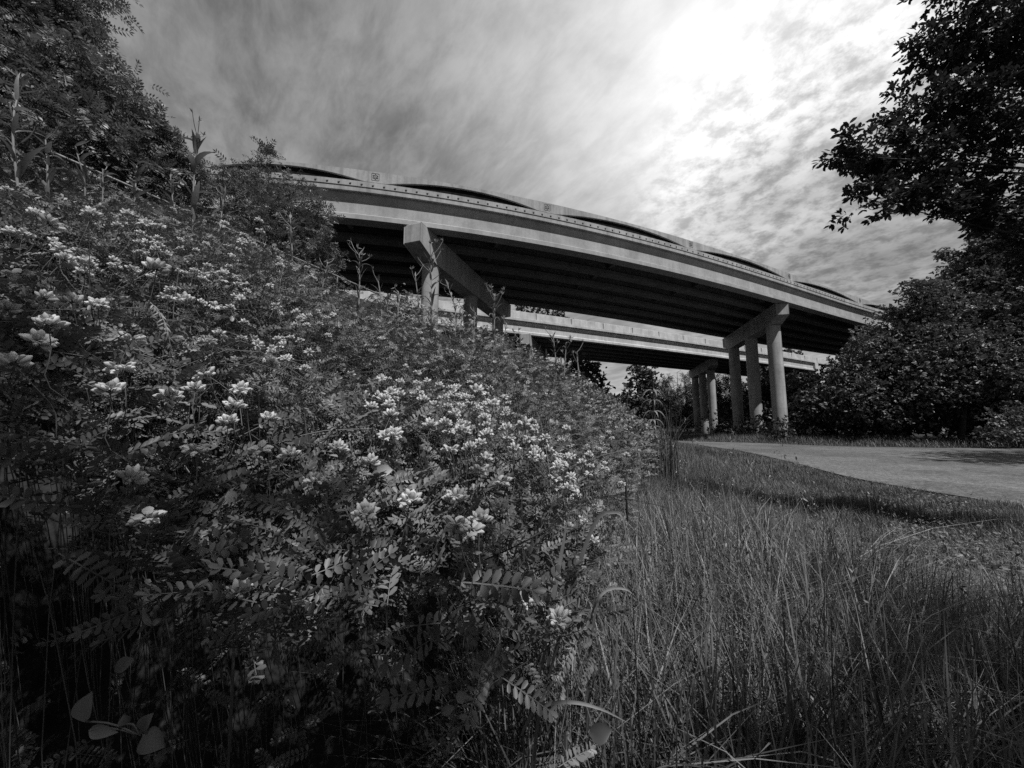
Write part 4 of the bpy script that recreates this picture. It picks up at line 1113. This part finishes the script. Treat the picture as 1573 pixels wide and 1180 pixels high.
W_ = [
 ('tallest weed against the sky at left, with bud tips above the bridge parapet', 300, 345, 303, 210, 2.0, 11, .22, .045, 4),
 ('broad-bladed weed at the left border in front of the dark tree', 40, 255, 36, 120, 1.5, 8, .20, .035, 1),
 ('weed with forked pale stem between the border and the sloping rail', 118, 330, 116, 225, 1.8, 9, .16, .035, 2),
 ('leafy weed under the sloping rail left of the tallest one', 205, 340, 210, 255, 1.9, 9, .16, .036, 1),
 ('slim weed in front of the fine-leaved shrub', 445, 440, 446, 335, 2.3, 8, .16, .03, 3),
 ('many-forked weed at the lower end of the sloping rail', 548, 490, 552, 392, 2.6, 11, .19, .033, 5),
 ('short upright weed just right of the many-forked one', 586, 480, 581, 432, 2.8, 6, .15, .028, 1),
 ('dense weed clump covering the foot of the left pier column', 664, 505, 662, 395, 3.1, 16, .22, .036, 5),
 ('thin weed to the right of the clump on the pier column', 695, 505, 688, 440, 3.2, 8, .17, .03, 3),
 ('thin weed to the left of the clump on the pier column', 642, 500, 638, 425, 3.2, 8, .16, .028, 2),
 ('weed clump standing before the far end of the left pier cap', 757, 535, 760, 455, 3.6, 15, .22, .036, 5),
 ('slight weed just left of the cap-end clump', 706, 505, 712, 470, 3.4, 6, .15, .028, 2),
 ('small weed before the low pier cap of the far bridge', 795, 560, 799, 515, 4.1, 7, .18, .033, 3),
 ('tall narrow weed leftmost of the three past the low pier cap', 850, 588, 850, 518, 4.8, 10, .22, .038, 3),
 ('middle weed of the three past the low pier cap', 868, 592, 870, 528, 5.0, 9, .22, .038, 3),
 ('short weed rightmost of the three past the low pier cap', 886, 600, 886, 542, 5.2, 9, .20, .036, 3),
 ('low drooping weed with a wide pale blade on the mid slope', 475, 570, 478, 505, 1.75, 7, .16, .028, 0),
 ('weed hidden in flowers under the fine-leaved shrub', 400, 430, 402, 375, 2.2, 7, .15, .03, 2)]
W_ += [
 ('short forked weed second from the left border', 75, 300, 70, 215, 1.6, 9, .15, .03, 1), ('bent weed with narrow leaves above the top left blossoms', 150, 330, 158, 262, 1.75, 8, .13, .026, 2),
 ('slender weed close on the left of the tallest one', 268, 345, 262, 272, 2.0, 8, .14, .026, 2), ('stocky weed close on the right of the tallest one', 338, 365, 345, 292, 2.05, 9, .15, .03, 2),
 ('thin weed midway along the sloping rail', 498, 470, 503, 405, 2.5, 8, .15, .026, 3), ('weed with spread leaves where the rail meets the flowers', 615, 495, 612, 450, 2.8, 8, .14, .026, 1),
 ('small weed at the crest between the pier column and the cap-end clump', 727, 520, 730, 480, 3.4, 7, .14, .026, 2), ('weed tuft left of the low pier cap', 775, 545, 778, 500, 3.8, 8, .15, .03, 2)]
for q, (lab, xb, yb, xt, yt, Y, nl, ll, lw, bd) in enumerate(W_):
    weed(lab, xb, yb, xt, yt, Y, nl, ll, lw, 100 + q, buds=bd)
# tall tiered weed at the end of the bank
r = np.random.default_rng(5)
b0 = at(1004, 705, 7.0); b1 = at(1003, 585, 7.0)
root = empty('tiered_weed', b0, 'tall weed with tiers of drooping pale leaves at the end of the bank', 'weed')
st = spline([b0 - [0, 0, .6], (b0 + b1) / 2 + [.02, 0, 0], b1], 12); a = Acc(); tube_into(a, st, np.linspace(.016, .007, 12), 7, .35); at_root(a.build('stem', L_WEED), root)
for tier, y_ in enumerate((600, 615, 632, 645, 655, 668)):
    u0 = at(1003.5, y_, 7.0)
    for q in range(7):
        az_ = q * .9 + tier + r.uniform(-.3, .3); h_ = np.array([math.cos(az_), math.sin(az_) * .8, 0]); L = r.uniform(.22, .40) * (1 - .06 * tier)
        pts = [u0 + h_ * L * t * (1.0 - .25 * t) + np.array([0, 0, L * (.45 * t - .95 * t * t)]) for t in np.linspace(0, 1, 7)]
        a = Acc(); ribbon_into(a, pts, np.array([.3, .8, 1, .95, .7, .4, .03]) * .045, [0, 0, 1.0], r.uniform(.6, 1.1), -.25); at_root(a.build('leaf', L_WEED), root)
# reeds beside it
a = Acc()
root = empty('reed_clump', at(1024, 690, 7.5), 'clump of fine arching reeds right of the tiered weed', 'reeds')
k = 90; p = np.tile(at(1024, 705, 7.5), (k, 1)) + RNG.normal(size=(k, 3)) * [.12, .15, 0] - [0, 0, .4]
grass(a, p, RNG.uniform(.8, 1.75, k), RNG.uniform(.008, .016, k), 5, .16, RNG.uniform(.35, 1.0, k)); at_root(a.build('blade', L_GRASS), root)

# single grass blades close to the lens
def blade(label, pix, Y, wd_, tone, name='tall_grass', nrm=(.3, -1, .25), mat=None):
    pts = spline([at(x, y, Y + dy) for x, y, dy in pix], 18); k = len(pts)
    t = np.linspace(0, 1, k); a = Acc()
    ribbon_into(a, pts, wd_ * (np.minimum(1, .5 + 3 * t) * (1 - t ** 3) + .02), nrm, tone, .2)
    tag(a.build(name, mat or L_GRASS), label, 'grass', 'single long grass leaves', 'thing')
blade('long grass blade arching over to the right with a sharply bent tip', [(838, 1060, .1), (858, 980, .05), (885, 880, 0), (915, 800, 0), (942, 787, 0), (958, 800, -.01), (965, 860, -.02)], .72, .0085, .9)
blade('stiff upright grass blade with a blunt top beside the front blossoms', [(828, 1040, .05), (845, 940, 0), (862, 850, 0), (872, 796, 0)], .62, .0085, 1.15)
blade('pale thin blade arching right just above the lower edge', [(800, 1130, .06), (822, 1090, .02), (870, 1078, 0), (920, 1088, 0), (968, 1112, -.02)], .55, .0055, 1.5)
blade('upright blade rising from the lower edge under the pale arch', [(812, 1260, .1), (818, 1180, .05), (826, 1110, 0), (840, 1050, 0)], .56, .0075, 1.0)
blade('curved blade bowed over a blossom left of the upright blade', [(790, 960, .02), (772, 935, 0), (745, 929, 0), (718, 934, -.01)], .5, .006, 1.5)
blade('dark standing blade between the arching blade and the rim', [(845, 1180, .12), (842, 1000, .06), (846, 880, 0), (850, 800, .02)], .75, .008, .45)
blade('tall upright blade at the edge of the meadow grass', [(905, 1230, .1), (902, 1100, .05), (908, 980, 0), (922, 905, 0)], .8, .010, .7)
blade('short curled blade with a bright bend in the meadow edge', [(905, 960, .05), (915, 925, 0), (935, 905, 0), (960, 905, 0), (975, 915, 0)], .85, .007, 1.6)
blade('slanting blade in the dark under the rim at lower left', [(350, 1200, .1), (356, 1080, .03), (360, 980, 0), (362, 935, 0)], .62, .005, 1.0)
# dark stick
a = Acc(); tube_into(a, [at(964, 800, 1.7), at(962, 760, 1.7), at(961, 730, 1.7)], [.005, .005, .003], 6, .2, True)
tag(a.build('dry_stalk', L_DRY), 'short dark dry stalk at the right edge of the vetch', 'stalk')
# long dark twigs
for q, (lab, pix, Y) in enumerate([('long dark twig slanting up across the front of the bank', [(540, 785), (620, 735), (690, 660), (745, 600)], .62), ('dark forked twig lying over the left blossoms', [(165, 700), (160, 560), (140, 470), (137, 345)], .62),
                                  ('thin dark twig rising to the right below the front cluster', [(745, 860), (800, 835), (850, 805), (905, 740)], .55), ('thin bare twig low across the dark rim', [(640, 1050), (720, 1055), (770, 1040), (860, 985)], .52),
                                  ('pale dead twig slanting down at lower left', [(45, 780), (90, 802), (150, 815), (260, 855)], .5)]):
    a = Acc(); pts = spline([at(x, y, Y) for x, y in pix], 14); tube_into(a, pts, np.linspace(.0012, .0006, 14), 5, (.35, .3, .4, .5, 1.6)[q])
    tag(a.build('twig', L_DRY), lab, 'twig', 'bare twigs over the vetch')
# drooping seed head
root = empty('grass_seed_head', at(230, 480, .62), 'drooping pale grass seed head hanging over the left blossoms', 'grass')
st = spline([at(228, 462, .62), at(245, 480, .61), at(258, 510, .6), at(265, 560, .6)], 16); a = Acc(); tube_into(a, st, .0008, 4, 1.2); at_root(a.build('stem', L_WEED), root)
for q in range(40):
    u = st[2 + q * 13 // 40]; d = np.array([random.gauss(0, .6), random.gauss(0, .5), -1.0]); d /= np.linalg.norm(d); a = Acc()
    tube_into(a, [u, u + d * .004, u + d * .008, u + d * .012], [.0006, .0017, .0014, .0002], 5, random.uniform(1.2, 2.0)); at_root(a.build('seed', L_WEED), root)

# broad-leaved plants
def broad(name, label, base, leaves, Y, group=None, tone=1.0):
    root = empty(name, at(*base, Y), label, 'plant', group)
    for (x0, y0, x1, y1, wpx, tn) in leaves:
        p0, p1 = at(x0, y0, Y), at(x1, y1, Y); L = np.linalg.norm(p1 - p0); wd_ = wpx / FPX * Y
        b = np.array(root.location); a = Acc()
        tube_into(a, spline([b, (b + p0) / 2 + [0, 0, .004], p0], 6), .0009, 5, .9); at_root(a.build('stem', L_BROAD), root)
        a = Acc(); mid = (p0 + p1) / 2 + np.array([0, -.05, .05]) * L
        ribbon_into(a, spline([p0, mid, p1], 11), wd_ * np.array([.1, .5, .82, .97, 1, .97, .88, .72, .5, .26, .02]), [.15, -1, .35], tn * tone * 2.0, .22); at_root(a.build('leaf', L_BROAD), root)
broad('broadleaf_seedling', 'broad-leaved seedling with four pale leaves in the dark lower left corner', (215, 1130), [(128, 1108, 142, 1062, 26, .75), (137, 1122, 182, 1125, 16, .5), (217, 1122, 236, 1095, 18, .55), (222, 1126, 253, 1148, 30, .55), (196, 1112, 190, 1098, 14, .3)], .40)
broad('broadleaf_seedling', 'small two-leaved sprout in the dark left of centre', (233, 965), [(233, 962, 219, 938, 8, .9), (235, 960, 249, 950, 8, .9), (206, 1012, 176, 1032, 18, .9)], .41)
broad('broadleaf_vine', 'single broad pale leaf lying on the bank left of the front cluster', (610, 735), [(603, 722, 570, 730, 18, 1.7), (606, 728, 640, 742, 16, .7)], .62)
broad('broadleaf_vine', 'folded pale leaves on the left slope under the lone blossom column', (360, 765), [(362, 770, 350, 755, 16, 1.2), (372, 752, 380, 745, 10, 1.3), (336, 825, 330, 810, 9, .9)], .45)
broad('broadleaf_vine', 'dark curled leaf hanging low at the meadow edge', (915, 1125), [(905, 1128, 940, 1120, 24, .25)], .6)
broad('broadleaf_vine', 'pair of round leaves in shade below the rim', (700, 1075), [(700, 1068, 722, 1074, 14, .8), (678, 1095, 700, 1085, 12, .7), (692, 1155, 690, 1140, 10, .7)], .42)
# big pinnate vetch leaves at the rim, large enough to tell apart
for q, (lab, x0, y0, x1, y1, Y) in enumerate([('large arching pinnate leaf right of centre at the rim', 690, 893, 825, 905, .45), ('pale pinnate leaf left of the arching one at the rim', 715, 905, 640, 900, .46), ('hanging pinnate leaf pointing down below the rim', 690, 920, 730, 985, .44),
                                            ('pinnate leaf spreading low under the rim', 770, 1040, 850, 1095, .46), ('fern-like leaf upright in the dark left of centre', 455, 1000, 450, 905, .5), ('small pinnate leaf on the left dark slope', 90, 850, 190, 905, .46)]):
    p0, p1 = at(x0, y0, Y), at(x1, y1, Y); L = np.linalg.norm(p1 - p0); a = Acc()
    a.inst(VN[q % 4], frames((p1 - p0)[None], np.array([[.2, -.8, .75]]), np.array([L])), p0[None], np.array([1.0 if q != 4 else .4]))
    tag(a.build('pinnate_leaf', L_VETCH), lab, 'leaf', 'large vetch leaves at the rim')

# trees outside the view whose shade falls into it; first one added for shade
tree('shade_tree', 'added unseen tree behind the camera, shaped to shade the foot of the bank', 'tree', None, (-3.4, -4.2, .4), [], OAK, .17, 4.2, L_DARK, .2, 95, .22, 9, world=[(.25, -2.68, 4.6, 1.30), (-.40, -1.97, 4.6, .68), (.48, -1.64, 4.6, .33), (.80, -1.66, 4.6, .33), (1.1, -1.88, 4.6, .4), (-1.6, -1.5, 4.6, .8), (-2.9, .9, 4.9, .9), (-2.5, -.1, 4.8, .9), (-2.3, -2.6, 5.2, 1.6), (2.35, -1.8, 4.8, .8), (3.4, -1.3, 5, .8)])
tree('shade_tree', 'wide tree right of the view shading the path', 'tree', None, (29, 10, 0), [], OAK, .4, .9, L_DARK, .3, 96, .28, 8, world=[(21.6, 10.9, 8, 1.6), (24.0, 11.0, 8, 2.6), (26.5, 11.6, 8, 2.6), (27, 13, 8.5, 2.6), (30, 12, 9, 3), (28, 10, 12, 3.2), (32, 14, 8, 2.8)])
